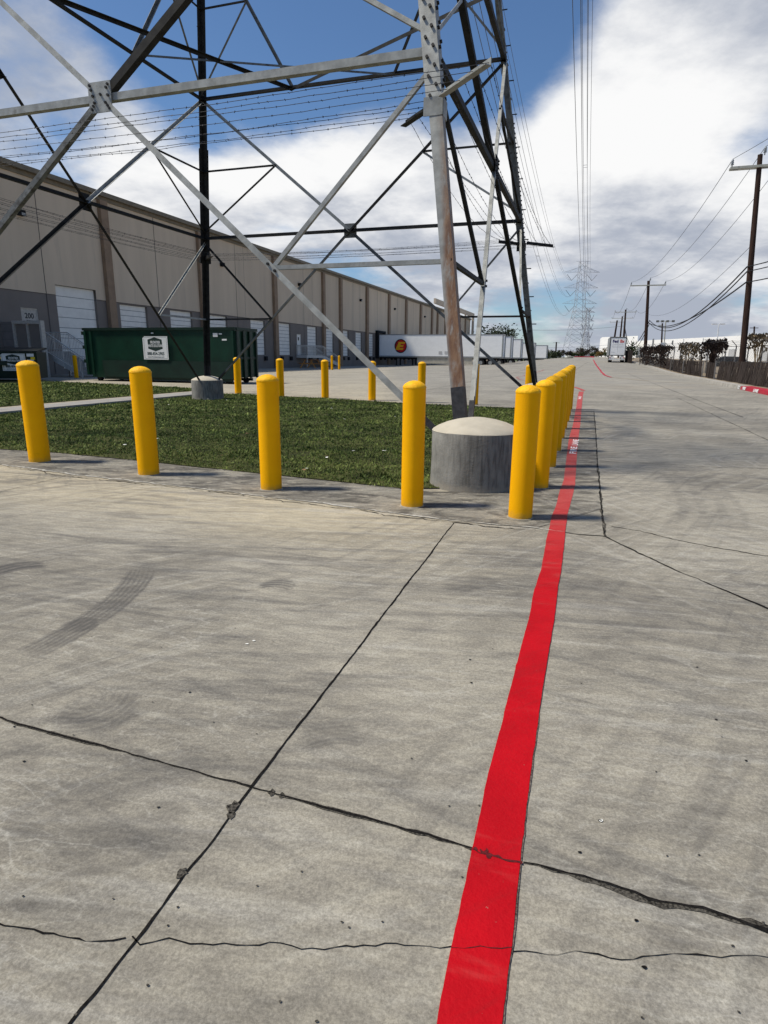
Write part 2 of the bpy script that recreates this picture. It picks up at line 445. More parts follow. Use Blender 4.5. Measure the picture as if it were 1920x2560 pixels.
def concrete(name, ca, cb, marks=True, tan=True):
    m_ = bpy.data.materials.new(name); m_.use_nodes = True; t = NT(m_.node_tree); b = t.n['Principled BSDF']
    g = t.n.new('ShaderNodeTexCoord').outputs['Object']; x, y, z = t.sep(g)
    c = t.mix(t.sm(t.noise(g, .55, 6, .62, .5), .36, .64), ca + (1,), cb + (1,))
    if tan:
        # dusty tan zone along the bollard strip on the left
        L = t.math('ADD', t.math('MULTIPLY', x, .42), y)      # distance measured across the strip
        zone = t.math('MULTIPLY', t.sm(L, 3.2, 4.9), t.sm(x, 1.3, -.6))
        zone = t.math('MULTIPLY', zone, t.sm(t.noise(t.xform(g, -.25, (.5, 2.0, 1)), 1.1, 6, .6), .2, .52))
        c = t.mix(t.math('MULTIPLY', zone, .9), c, (.49, .425, .30, 1))
        farz = t.math('MULTIPLY', t.sm(y, 22, 32), t.sm(x, 3, 12))
        farz = t.math('MULTIPLY', farz, t.sm(t.noise(t.xform(g, -.3, (.12, .6, 1)), 1, 5, .6), .45, .6))
        c = t.mix(t.math('MULTIPLY', farz, .55), c, (.42, .35, .24, 1))
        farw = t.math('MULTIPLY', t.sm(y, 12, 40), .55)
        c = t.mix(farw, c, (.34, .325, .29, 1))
    # wheel-swept streaks: long stretched noise in a few directions and along turning arcs
    def streak(rot, sx, sy, amt, lo=.45, hi=.7, dark=True, zoneN=.6, loc=(0, 0, 0)):
        nonlocal c
        n = t.noise(t.xform(g, rot, (sx, sy, 1), loc), 1.0, 7, .62)
        zn = t.sm(t.noise(t.xform(g, 0, (1, 1, 1), (loc[0] + 5, 2, 1)), zoneN, 3, .5), .42, .6)
        k = t.math('MULTIPLY', t.math('MULTIPLY', t.sm(n, lo, hi), zn), amt)
        c = t.mix(k, c, (.085, .080, .074, 1) if dark else (.46, .44, .38, 1))
    streak(.18, .9, 13, .34); streak(-.62, .7, 14, .44, loc=(3, 1, 0)); streak(-.95, .6, 13, .34, loc=(8, 2, 0)); streak(-.25, .8, 12, .32, loc=(2, 12, 0))
    streak(-.72, .5, 20, .30, .52, .66, False, loc=(7, 7, 0)); streak(-.4, .6, 18, .26, .5, .68, False, loc=(1, 17, 0)); streak(.3, .6, 18, .22, .5, .68, False, loc=(11, 7, 0))
    def arcs(cx, cy, amt, fr, ang, dark=True, lo=.5, hi=.66, seed=0, zx=None):
        nonlocal c
        dx_ = t.math('SUBTRACT', x, cx); dy_ = t.math('SUBTRACT', y, cy)
        r_ = t.math('SQRT', t.math('ADD', t.math('MULTIPLY', dx_, dx_), t.math('MULTIPLY', dy_, dy_)))
        a_ = t.math('ARCTAN2', dy_, dx_)
        n = t.noise(t.comb(t.math('MULTIPLY', r_, fr), t.math('MULTIPLY', a_, ang), seed), 1, 5, .6)
        zn = t.sm(t.noise(t.xform(g, 0, (1, 1, 1), (seed, 3, 1)), .5, 3, .5), .42, .58)
        if zx: zn = t.math('MULTIPLY', zn, t.sm(x, zx[0], zx[1]))
        c = t.mix(t.math('MULTIPLY', t.math('MULTIPLY', t.sm(n, lo, hi), zn), amt), c, (.085, .082, .080, 1) if dark else (.45, .43, .38, 1))
    arcs(-1, -14, .42, 9, 14, seed=3); arcs(3, 22, .42, 8, 18, seed=5); arcs(-7, -8, .36, 10, 9, seed=8); arcs(8, 12, .38, 8, 9, seed=11)
    arcs(9, 7, .34, 14, 6, False, seed=14, zx=(.6, 1.8)); arcs(7.5, 2.5, .34, 11, 6, seed=23, zx=(1., 2.2)); arcs(-3, -20, .30, 10, 16, False, seed=17)
    # pale ridges left by drying water and thin wavy scrapes
    for sc, lx, am in ((1.6, 1, .30), (2.6, 6, .22), (4.5, 3, .16)):
        n = t.noise(t.xform(g, .2, (1, 2.6, 1), (lx, 0, 0)), sc, 3, .6, .4)
        rd = t.sm(t.math('ABSOLUTE', t.math('SUBTRACT', n, .5)), .012, .0)
        rd = t.math('MULTIPLY', rd, t.sm(t.noise(t.xform(g, 0, (1, 1, 1), (lx, 4, 0)), .7, 2, .5), .45, .6))
        c = t.mix(t.math('MULTIPLY', rd, am), c, (.50, .48, .42, 1))
    if not marks:
        gm = t.noise(t.xform(g, .12, (.8, 1.7, 1)), 3.2, 8, .68, .5)
        c = t.mix(t.math('MULTIPLY', t.sm(gm, .44, .62), .78), c, (.058, .053, .046, 1))
        gm = t.noise(t.xform(g, .12, (.8, 1.4, 1), (4, 4, 0)), 5.5, 8, .7)
        c = t.mix(t.math('MULTIPLY', t.sm(gm, .54, .66), .6), c, (.42, .385, .31, 1))
    # grit
    gr = t.noise(g, 75, 5, .8); c = t.mix(t.sm(gr, .36, .64, .0, 1.), t.mix(1, c, (.80, .80, .80, 1), 'MULTIPLY'), t.mix(1, c, (1.18, 1.18, 1.18, 1), 'MULTIPLY'))
    g3 = t.noise(t.xform(g, .25, (.55, 1.6, 1)), 13, 6, .72); c = t.mix(t.sm(g3, .38, .62), t.mix(1, c, (.88, .88, .89, 1), 'MULTIPLY'), t.mix(1, c, (1.11, 1.11, 1.10, 1), 'MULTIPLY'))
    g4 = t.noise(g, 170, 3, .7); c = t.mix(t.sm(g4, .34, .66), t.mix(1, c, (.86, .86, .86, 1), 'MULTIPLY'), t.mix(1, c, (1.12, 1.12, 1.12, 1), 'MULTIPLY'))
    # dark gum and oil spots, small pits
    for sc, rad, am, ls in ((1.7, .035, .5, 0), (3.1, .035, .5, 4), (9, .05, .35, 9)):
        v = t.vor(t.vmath('ADD', t.xform(g, 0, (1, 1, 1), (ls, ls, 0)), t.vmath('SCALE', t.noise(g, 14, 3, .6, col=True), None)), sc)
        c = t.mix(t.math('MULTIPLY', t.sm(v, rad, rad * .45), am), c, (.07, .068, .065, 1))
    if marks:
        for (p3, hw, am, rib, ext) in marks:
            cx, cy, rr = circ(*p3)
            dx_ = t.math('SUBTRACT', x, cx); dy_ = t.math('SUBTRACT', y, cy)
            r_ = t.math('SQRT', t.math('ADD', t.math('MULTIPLY', dx_, dx_), t.math('MULTIPLY', dy_, dy_)))
            r_ = t.math('ADD', r_, t.math('MULTIPLY', t.math('SUBTRACT', t.noise(g, 6, 3, .6), .5), hw * .3))
            across = t.math('ABSOLUTE', t.math('SUBTRACT', r_, rr))
            k = t.sm(across, hw, hw * .8)
            mid = (p3[0] + p3[2]) / 2; half = (p3[0] - p3[2]).length / 2 * ext
            dm = t.math('SQRT', t.math('ADD', t.math('POWER', t.math('SUBTRACT', x, mid.x), 2), t.math('POWER', t.math('SUBTRACT', y, mid.y), 2)))
            k = t.math('MULTIPLY', k, t.sm(t.math('ADD', dm, t.math('MULTIPLY', t.noise(g, 5, 3, .6), half * .3)), half * 1.2, half * .85))
            ribs = t.sm(t.math('SINE', t.math('MULTIPLY', r_, rib)), -.5, .4, .62, 1)
            k = t.math('MULTIPLY', t.math('MULTIPLY', k, ribs), t.sm(t.noise(g, 9, 5, .65), .25, .55, .45, 1))
            c = t.mix(t.math('MULTIPLY', k, am), c, (.07, .066, .064, 1))
    t.put(b.inputs['Base Color'], c); b.inputs['Roughness'].default_value = .86; b.inputs['Specular IOR Level'].default_value = .25
    hgt = t.math('ADD', t.math('MULTIPLY', gr, .6), t.math('MULTIPLY', g3, 1.0))
    t.put(b.inputs['Normal'], t.bump(hgt, .35, .008))
    M[name] = m_


MARKS = [((gp(560, 1890), gp(300, 1960), gp(-40, 2110)), .10, .30, 100, 1.0),
         ((gp(1700, 1560), gp(1450, 1500), gp(1250, 1490)), .30, .22, 35, 1.0),
         ((gp(355, 1425), gp(270, 1520), gp(60, 1640)), .095, .62, 230, 1.1),
         ((gp(120, 1408), gp(60, 1413), gp(-40, 1440)), .10, .85, 120, 1.0),
         ((gp(245, 1545), gp(205, 1560), gp(150, 1580)), .10, .6, 150, 1.0),
         ((gp(650, 1458), gp(690, 1455), gp(745, 1466)), .085, .7, 190, 1.0),
         ((gp(330, 1745), gp(270, 1790), gp(150, 1815)), .17, .5, 210, 1.25),
         ((gp(900, 1835), gp(820, 1830), gp(760, 1845)), .08, .45, 260, 1.2),
         ((gp(1240, 1450), gp(1180, 1455), gp(1120, 1470)), .12, .30, 100, 1.1),
         ((gp(1700, 1180), gp(1760, 1240), gp(1780, 1320)), .3, .25, 40, 1.1),
         ((gp(1850, 1850), gp(1800, 1950), gp(1700, 2100)), .06, .25, 90, 1.1),
         ((gp(480, 2050), gp(330, 2090), gp(120, 2130)), .12, .32, 80, 1.1),
         ((gp(900, 1420), gp(700, 1390), gp(300, 1375)), .09, .3, 90, 1.1),
         ((gp(600, 1380), gp(300, 1440), gp(0, 1520)), .12, .22, 60, 1.1)]
concrete('concrete', (.240, .219, .177), (.355, .325, .262), MARKS)
concrete('strip_concrete', (.16, .146, .12), (.31, .285, .23), None, False)

# joints: dark, gritty
mat('joint', (.012, .011, .010), .95, 0, .6, 90, .5, 90, .1)
mat('joint_grit', (.035, .032, .027), .95, 0, .7, 130, .8, 120, .1, col2=(.14, .127, .105))
mat('lip', (.42, .40, .35), .9, 0, .3, 30, .4, 60)

# lawn soil and grass
mat('soil', (.055, .062, .022), .95, 0, .5, 3, .6, 30, .1, col2=(.085, .09, .03), dirt=((.15, .12, .07), 1.6, .66))
for nm, ca, cb in (('grass', (.105, .158, .030), (.215, .265, .065)),):
    mat(nm, ca, .7, 0, .4, 1.3, 0, 60, .25, col2=cb, dirt=((.11, .10, .045), 1.1, .62))

# pedestal concrete with weather streaks
mat('pedestal', (.24, .235, .215), .9, 0, .25, 5, .4, 50, .2)
m_, t, b = emat('pedestal'); g = t.n.new('ShaderNodeTexCoord').outputs['Object']
x, y, z = t.sep(g); old = b.inputs['Base Color'].links[0].from_socket
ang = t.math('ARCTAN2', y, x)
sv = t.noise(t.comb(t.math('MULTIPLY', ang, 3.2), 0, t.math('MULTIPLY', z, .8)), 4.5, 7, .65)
rt = t.sm(t.math('COSINE', t.math('ADD', ang, .9)), -.2, .9)          # right front side, darker and more heavily streaked
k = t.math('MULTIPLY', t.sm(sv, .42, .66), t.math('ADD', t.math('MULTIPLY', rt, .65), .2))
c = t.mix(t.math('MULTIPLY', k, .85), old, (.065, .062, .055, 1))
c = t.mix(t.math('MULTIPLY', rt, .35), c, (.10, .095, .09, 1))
c = t.mix(t.math('MULTIPLY', t.sm(t.math('ADD', z, t.math('MULTIPLY', t.noise(g, 9, 5, .6), .14)), .16, .09), .6), c, (.30, .27, .22, 1))
t.put(b.inputs['Base Color'], c)
mat('dome', (.50, .455, .365), .9, 0, .08, 6, .3, 80, .2)

# ------------------------------------------------------------------ ground
def grid(xs, ys, zf, name, mt, dz=0):
    vs = [(x, y, zf(x, y) + dz) for y in ys for x in xs]; nx = len(xs)
    fs = [(j * nx + i, j * nx + i + 1, (j + 1) * nx + i + 1, (j + 1) * nx + i) for j in range(len(ys) - 1) for i in range(nx - 1)]
    me = bpy.data.meshes.new(name); me.from_pydata(vs, [], fs)
    for q in mt: me.materials.append(M[q])
    me.polygons.foreach_set('use_smooth', [True] * len(fs)); me.update()
    o = bpy.data.objects.new(name, me); COL.objects.link(o); return o


def frange(a, b, n): return [a + (b - a) * i / n for i in range(n + 1)]


def far_terrain(x, y):
    z = terrain(x, y)
    return z if y < 245 else z * (1 - ssm((y - 245) / 60)) * 1.0


g0 = grid(frange(-1500, -80, 8) + frange(-60, 160, 44) + frange(200, 1500, 8), frange(-60, 40, 6) + frange(45, 300, 60) + frange(330, 2500, 12), lambda x, y: far_terrain(x, y) - .12, 'ground', ['dry_grass'])
tag(g0, kind='structure')
# pavement: rows follow the road direction; right edge is the kerb line
def kerbx(y): return 15.2 + (y - 25.9) * .329


class Pave(MB): pass


pv = MB()
ys = frange(-12, 45, 20) + frange(50, 225, 50)
rows = []
for y in ys:
    xr = kerbx(y); xl = -95
    xs = [xl + (xr - xl) * ssm(i / 28) if False else xl + (xr - xl) * i / 28 for i in range(29)]
    rows.append([(x, y, terrain(x, y)) for x in xs])
for j in range(len(rows) - 1):
    for i in range(28):
        pv.poly([rows[j][i], rows[j][i + 1], rows[j + 1][i + 1], rows[j + 1][i]], 0)
rg = random.Random(3)


def resample(P, step):
    out = [P[0]]
    for a, b in zip(P[:-1], P[1:]):
        L = (b - a).length; n = max(1, int(L / step))
        for i in range(1, n + 1): out.append(a + (b - a) * i / n)
    return out


def ribbon(mb, px, wd, jit=.004, wj=.4, z=.002, mi=1, step=.03, bulges=(), world=False, seed=1):
    rg = random.Random(seed)
    P = [p if world else gt(*p) for p in px]; P = resample([V((p.x, p.y, 0)) for p in P], step)
    j1 = j2 = 0; L = []; n = len(P); wv = 0
    for i, p in enumerate(P):
        d = (P[min(i + 1, n - 1)] - P[max(i - 1, 0)]).normalized(); nr = V((-d.y, d.x, 0))
        j1 = j1 * .8 + rg.gauss(0, jit) ; wv = wv * .7 + rg.gauss(0, wj * .45)
        w_ = wd * max(.25, 1 + wv); ea, eb = rg.gauss(0, wd * wj * .22), rg.gauss(0, wd * wj * .22)
        tt = i / max(1, n - 1)
        for (c, hw, gain) in bulges:
            if abs(tt - c) < hw: w_ += gain * (1 - abs(tt - c) / hw) * rg.uniform(.6, 1.2)
        c = p + nr * j1; zz = terrain(c.x, c.y) + z
        L.append((c + nr * (w_ / 2 + ea) + ZZ * zz, c - nr * (w_ / 2 + eb) + ZZ * zz))
    for a, b in zip(L[:-1], L[1:]): mb.poly([a[1], b[1], b[0], a[0]], mi)


def crack(mb, px, wd, amp, z=.002, mi=1, seed=1):
    rg = random.Random(seed); P = [gt(*p) for p in px]; P = resample([V((p.x, p.y, 0)) for p in P], .022)
    Q = []; w1 = 0
    for p in P:
        w1 = w1 * .7 + rg.gauss(0, amp * .8); Q.append(p + V((rg.gauss(0, amp * .5), w1, 0)))
    ribbon(mb, Q, wd, .001, .8, z, mi, .02, world=True, seed=seed)


# joints and cracks, part of the pavement mesh
ribbon(pv, [(1134, 1308), (880, 1640), (628, 1970)], .009, .001, .25, mi=1, seed=2)
ribbon(pv, [(628, 1970), (335, 2350), (168, 2560), (-60, 2850)], .0065, .0015, .4, mi=1, bulges=[(.10, .02, .012)], seed=3)
for (bx, by, br_, sd) in ((583, 2018, .019, 1), (577, 2040, .012, 5), (455, 2184, .014, 2), (680, 1982, .012, 3), (1205, 2140, .012, 4), (705, 1990, .010, 6)):
    rq = random.Random(sd); c0 = gt(bx, by); ring = [c0 + V((math.cos(6.283 * k / 11) * br_ * rq.uniform(.5, 1.25), math.sin(6.283 * k / 11) * br_ * 1.3 * rq.uniform(.5, 1.25), .0026)) for k in range(11)]
    pv.poly(ring, 2); pv.poly([c0 + (p - c0) * .45 + V((.003, .002, .0006)) for p in ring], 1)
for px, wd, sd in (([(-300, 1725), (0, 1797), (312, 1884), (628, 1968)], .010, 4), ([(628, 1968), (880, 2039), (1041, 2083), (1181, 2124)], .012, 5)):
    ribbon(pv, px, wd * .95, .002, .5, mi=2, z=.002, seed=sd); ribbon(pv, px, wd * .5, .002, .4, mi=1, z=.003, seed=sd)
px = [(1308, 2158), (1458, 2193), (1620, 2251), (1759, 2274), (1920, 2326), (2200, 2415)]
ribbon(pv, px, .012, .003, .5, mi=2, z=.002, bulges=[(.18, .05, .010), (.36, .05, .016), (.43, .03, .012)], seed=6); ribbon(pv, px, .007, .003, .5, mi=1, z=.003, seed=6)
crack(pv, [(-200, 2290), (0, 2300), (60, 2318), (130, 2335), (220, 2350), (320, 2341)], .0032, .005, seed=7)
crack(pv, [(325, 2343), (345, 2368), (420, 2352), (530, 2366), (700, 2358), (810, 2373), (960, 2360), (1128, 2374)], .0017, .0035, seed=8)
crack(pv, [(1280, 2376), (1370, 2391), (1440, 2378), (1550, 2392), (1680, 2380), (1800, 2393), (1920, 2388), (2100, 2390)], .0019, .0035, seed=9)
ribbon(pv, [(1484, 1028), (1488, 1060), (1492, 1140), (1500, 1240), (1504, 1273), (1511, 1342)], .018, .003, .5, mi=2, seed=10)
ribbon(pv, [(1484, 1028), (1488, 1060), (1492, 1140), (1500, 1240), (1504, 1273), (1511, 1342)], .009, .003, .5, mi=1, z=.003, seed=11)
ribbon(pv, [(1412, 1331), (1450, 1337), (1511, 1342), (1600, 1385), (1700, 1430), (1800, 1470), (1920, 1522), (2150, 1620)], .013, .003, .45, mi=1, seed=12)
crack(pv, [(1527, 1316), (1600, 1328), (1690, 1350), (1780, 1368), (1920, 1391), (2100, 1420)], .007, .006, seed=13)
crack(pv, [(1497, 1152), (1560, 1157), (1650, 1160), (1780, 1168), (1920, 1172)], .006, .006, seed=14)
ribbon(pv, [(1690, 993), (1790, 1040), (1920, 1101), (2100, 1190)], .014, .003, .4, mi=1, seed=15)
ribbon(pv, [(-100, 1247), (0, 1230), (165, 1190)], .006, .001, .3, mi=1, seed=16)
ribbon(pv, [(1430, 930), (1445, 921), (1470, 905)], .03, .004, .3, mi=1, seed=17)
for k, (la, a0, a1) in enumerate([(-6, 20, 90), (-12, 24, 90), (3.5, 16, 60), (9, 20, 90), (-18, 27, 92), (-24, 28, 92)]):
    ribbon(pv, [BW(la, a0), BW(la, a1)], .022, .002, .3, mi=1, world=True, step=1, seed=30 + k)
for k, a in enumerate((28, 36, 45, 55, 66, 78)):
    ribbon(pv, [BW(-30, a), BW(9, a)], .022, .002, .3, mi=1, world=True, step=1, seed=40 + k)
pave = pv.build('pavement', ['concrete', 'joint', 'joint_grit'])
tag(pave, kind='structure')

# bollard strip (older, darker concrete) – raised a few mm over the pavement sheet
st = MB()
front_out = [(-300, 1110), (-60, 1155), (63, 1170), (169, 1185), (358.6, 1206), (590, 1233), (725, 1250), (796, 1258), (934, 1277), (1046, 1291), (1224, 1311), (1340, 1321), (1410, 1331), (1511, 1342)]
front_in = [(-300, 1085), (-60, 1118), (0, 1124), (118, 1131), (329, 1151), (485, 1168), (600, 1180), (698, 1190), (868, 1208), (1001, 1223), (1100, 1232)]
fo = [gt(*p) for p in front_out]; fi = [gt(*p) for p in front_in]
inner_corner = BW(-2.0, 4.9)
sideN = [gt(1511, 1342), gt(1504, 1273), gt(1492, 1140), gt(1484, 1028)]
side_in = [BW(-.78, 7.2), BW(-.76, 9), BW(-.75, 12), BW(-.74, 16.2)]
# front strip as quads between outer and inner polylines
def lerp_poly(P, n):
    L = [0]
    for a, b in zip(P[:-1], P[1:]): L.append(L[-1] + (b - a).length)
    out = []
    for i in range(n + 1):
        s_ = L[-1] * i / n; k = 0
        while k < len(L) - 2 and L[k + 1] < s_: k += 1
        f = (s_ - L[k]) / max(1e-6, L[k + 1] - L[k]); out.append(P[k] + (P[k + 1] - P[k]) * f)
    return out


A = lerp_poly(fo[:-2], 60); CNR = gp(1185, 1222); B = lerp_poly(fi + [CNR], 60)
for i in range(60):
    st.poly([A[i], A[i + 1], B[i + 1], B[i]])
A2 = lerp_poly([fo[-3]] + [BW(-.05, 5.2), BW(.35, 8), BW(.42, 11)] + [BW(.45, 15.4)], 60)
A2 = lerp_poly([A[-1]] + sideN[1:], 60)
B2 = lerp_poly([CNR] + side_in, 60)
for i in range(60): st.poly([B2[i], A2[i], A2[i + 1], B2[i + 1]])
st.v = [(v[0], v[1], .0040 if k < 240 else .0030) for k, v in enumerate(st.v)]
strip = st.build('concrete_strip', ['strip_concrete']); tag(strip, kind='structure')
# slightly crumbled pale lip along the outer edge of the strip
lp = MB()
ribbon(lp, front_out[1:-1], .022, .006, .8, z=.0062, mi=0, seed=50)
ribbon(lp, [(a, b + 5) for a, b in front_out[1:-2]], .010, .010, .9, z=.0052, mi=1, seed=51)
ribbon(lp, [(a, b - 1) for a, b in front_in[1:-1]], .03, .003, .4, z=.0062, mi=0, seed=52)
tag(lp.build('strip_edge', ['lip', 'joint_grit']), kind='structure')

# red fire-lane stripe from its two measured edges
le = [(1042, 2800), (1093, 2560), (1128, 2372), (1182, 2123), (1229, 1900), (1243.6, 1850), (1261, 1780), (1284, 1693), (1304, 1615), (1321.7, 1549), (1336, 1473.6), (1353.5, 1424), (1365, 1352), (1370, 1333), (1379, 1292), (1389.7, 1266), (1399.5, 1227), (1409, 1203), (1413.6, 1166), (1422, 1097), (1432, 1064), (1439.7, 1023), (1445, 988.5), (1447.5, 979)]
re_ = [(1222, 2800), (1256, 2560), (1277, 2374), (1301, 2149), (1330, 1900), (1335, 1879), (1347.7, 1780), (1362, 1693), (1373.8, 1618), (1385, 1554), (1394, 1473.6), (1402.7, 1427), (1411, 1358), (1413.6, 1327), (1420, 1281), (1431, 1242), (1437.5, 1214), (1440.7, 1162), (1445, 1103), (1450.5, 1064), (1453.8, 1023), (1457, 988.5), (1459.5, 978)]
A = lerp_poly([gt(*p) for p in le], 500); B = lerp_poly([gt(*p) for p in re_], 500)
# re-pair the right edge by depth so that quads run straight across
def at_y(P, y):
    for a, b in zip(P[:-1], P[1:]):
        if (a.y - y) * (b.y - y) <= 0 and a.y != b.y: return a + (b - a) * ((y - a.y) / (b.y - a.y))
    return P[-1] if abs(P[-1].y - y) < abs(P[0].y - y) else P[0]


rs = MB(); rows = []
yy = A[0].y
rgs = random.Random(9); ja = jb = 0
while yy < min(A[-1].y, B[-1].y):
    ja = ja * .75 + rgs.gauss(0, .0006); jb = jb * .75 + rgs.gauss(0, .0006)
    a = at_y(A, yy) + V((ja, 0, .0055)); b = at_y(B, yy) + V((jb, 0, .0055)); a.y = b.y = yy
    rows.append((a, b)); yy += .018 + yy * .001
for p, q in zip(rows[:-1], rows[1:]): rs.poly([p[0], p[1], q[1], q[0]])
hook = [(1459, 977), (1452, 973), (1440, 969), (1428, 966.5)]
HK = [gt(*p) for p in hook]
ribbon(rs, [p + V((0, 0.02, 0)) for p in HK], .16, .003, .15, z=.0052, mi=0, world=True, seed=55)
# worn original paint showing along the right edge
for i in range(0, len(rows) - 1):
    p, q = rows[i], rows[i + 1]
    if p[0].y > 2.6: break
    w1 = (.0055 if p[0].y < 2.0 else .0025) * (.75 + .35 * math.sin(i * .37) * math.sin(i * .11))
    o1 = V((0, 0, -.002))
    rs.poly([p[1] + o1 - V((.002, 0, 0)), p[1] + o1 + V((w1, 0, 0)), q[1] + o1 + V((w1, 0, 0)), q[1] + o1 - V((.002, 0, 0))], 1)
ribbon(rs, [(1178, 2123), (1200, 2132), (1235, 2140), (1270, 2150), (1306, 2157)], .006, .003, .8, z=.0062, mi=2, step=.01, seed=81)
ribbon(rs, [(1127, 2374), (1160, 2378), (1200, 2370), (1240, 2375), (1280, 2377)], .0016, .001, .8, z=.0062, mi=2, step=.01, seed=82)
rq = random.Random(8)
for (bx, by, br_, mi_) in ((1212, 2132, .016, 2), (1222, 2146, .010, 2), (1207, 2128, .008, 0), (1188, 2127, .008, 2)):
    c0 = gt(bx, by); rs.poly([c0 + V((math.cos(6.283 * k / 9) * br_ * rq.uniform(.5, 1.2), math.sin(6.283 * k / 9) * br_ * rq.uniform(.4, 1.0), .0066 if mi_ == 2 else .0072)) for k in range(9)], mi_)
stripe = rs.build('fire_lane_stripe', ['red_paint', 'old_red', 'red_crack']); tag(stripe, kind='structure')
# dusty pink wear with distance and tyre grime
m_, t, b = emat('red_paint'); g = t.n.new('ShaderNodeTexCoord').outputs['Object']; x, y, z = t.sep(g)
old = b.inputs['Base Color'].links[0].from_socket
k = t.math('MULTIPLY', t.sm(y, 3.0, 6.5), t.sm(t.noise(g, 5, 6, .65), .2, .6, .3, .7))
c = t.mix(k, old, (.40, .11, .10, 1))
k = t.math('MULTIPLY', t.sm(y, 2.6, 3.4), t.math('MULTIPLY', t.sm(t.noise(t.xform(g, .2, (2, 9, 1)), 1, 6, .6), .5, .72), .35))
c = t.mix(k, c, (.40, .12, .10, 1))
c = t.mix(t.math('MULTIPLY', t.sm(t.noise(g, 70, 4, .7), .55, .75), .25), c, (.30, .004, .008, 1))
c = t.mix(t.math('MULTIPLY', t.sm(t.noise(g, 42, 5, .75), .685, .72), .8), c, (.26, .20, .16, 1))
c = t.mix(t.math('MULTIPLY', t.sm(t.noise(t.xform(g, -.5, (.8, 7, 1)), 1.6, 6, .65), .50, .68), .30), c, (.22, .012, .014, 1))
c = t.mix(t.math('MULTIPLY', t.sm(t.noise(t.xform(g, .3, (1, 5, 1), (3, 3, 0)), 1.3, 6, .65), .56, .70), .22), c, (.55, .10, .09, 1))
t.put(b.inputs['Base Color'], c)
# stencilled letters on the stripe, painted on
def stripe_text(s_, px0, px1, frac=.78):
    a = gt(*px0); b_ = gt(*px1); d = (b_ - a); L = d.length; cen = (a + b_) / 2
    wdt = .125
    o = text('stencil_lettering', s_, wdt, 'sign_white', stripe, cen + ZZ * .0068, d, V((-d.y, d.x, 0)), .0004, bold=.002)
    cur = max(v.co.dot(d.normalized()) for v in o.data.vertices) - min(v.co.dot(d.normalized()) for v in o.data.vertices)
    k_ = L / cur; dn = d.normalized()
    for v in o.data.vertices:
        q = v.co - cen; al = q.dot(dn); v.co = cen + dn * al * k_ + (q - dn * al)
    return o


stripe_text('FIRE', (1432.5, 1135), (1436, 1118)); stripe_text('LANE', (1437.5, 1114), (1441, 1100))
stripe_text('NO', (1449.5, 998), (1450.5, 991))

# lawns ----------------------------------------------------------------
def mesh_poly(P, z, name, mt):
    mb = MB(); mb.poly([V((p.x, p.y, z)) for p in P]); return mb.build(name, mt)


kl = [gp(-300, 1052), gp(0, 1027), gp(250, 1006), gp(480, 986)]
island = fi[:-1] + [CNR, BW(-.79, 7.2), BW(-.77, 9), BW(-.76, 12), BW(-.75, 15.6)] + [gp(1291, 1021), gp(1113, 1013.8), gp(983, 1007), gp(823, 997), gp(700, 991), gp(600, 985.5), gp(500, 984)] + kl[::-1][1:]
LZ = .012
soil = mesh_poly(island, LZ, 'lawn', ['soil']); tag(soil, kind='structure')
lawn2 = [gp(-300, 1036), gp(0, 1018), gp(250, 997), gp(478, 978), gp(482, 971), gp(300, 962), gp(100, 953), gp(0, 949), gp(-300, 940)]
soil2 = mesh_poly(lawn2, LZ, 'lawn', ['soil']); tag(soil2, kind='structure')
kb = MB()
K1 = [gp(-300, 1052, .05), gp(0, 1031, .05), gp(250, 1008, .05), gp(480, 987, .05)]; K2 = [gp(-300, 1040, .05), gp(0, 1021, .05), gp(250, 1000, .05), gp(480, 980, .05)]
for i in range(3):
    kb.quadbox([V((p.x, p.y, 0)) for p in (K1[i], K1[i + 1], K2[i + 1], K2[i])] + [V((p.x, p.y, .06)) for p in (K1[i], K1[i + 1], K2[i + 1], K2[i])])
tag(kb.build('kerb_strip', ['concrete_step']), kind='structure')


def inside(p, poly):
    c = False; n = len(poly)
    for i in range(n):
        a = poly[i]; b = poly[i - 1]
        if (a.y > p[1]) != (b.y > p[1]) and p[0] < (b.x - a.x) * (p[1] - a.y) / (b.y - a.y) + a.x: c = not c
    return c


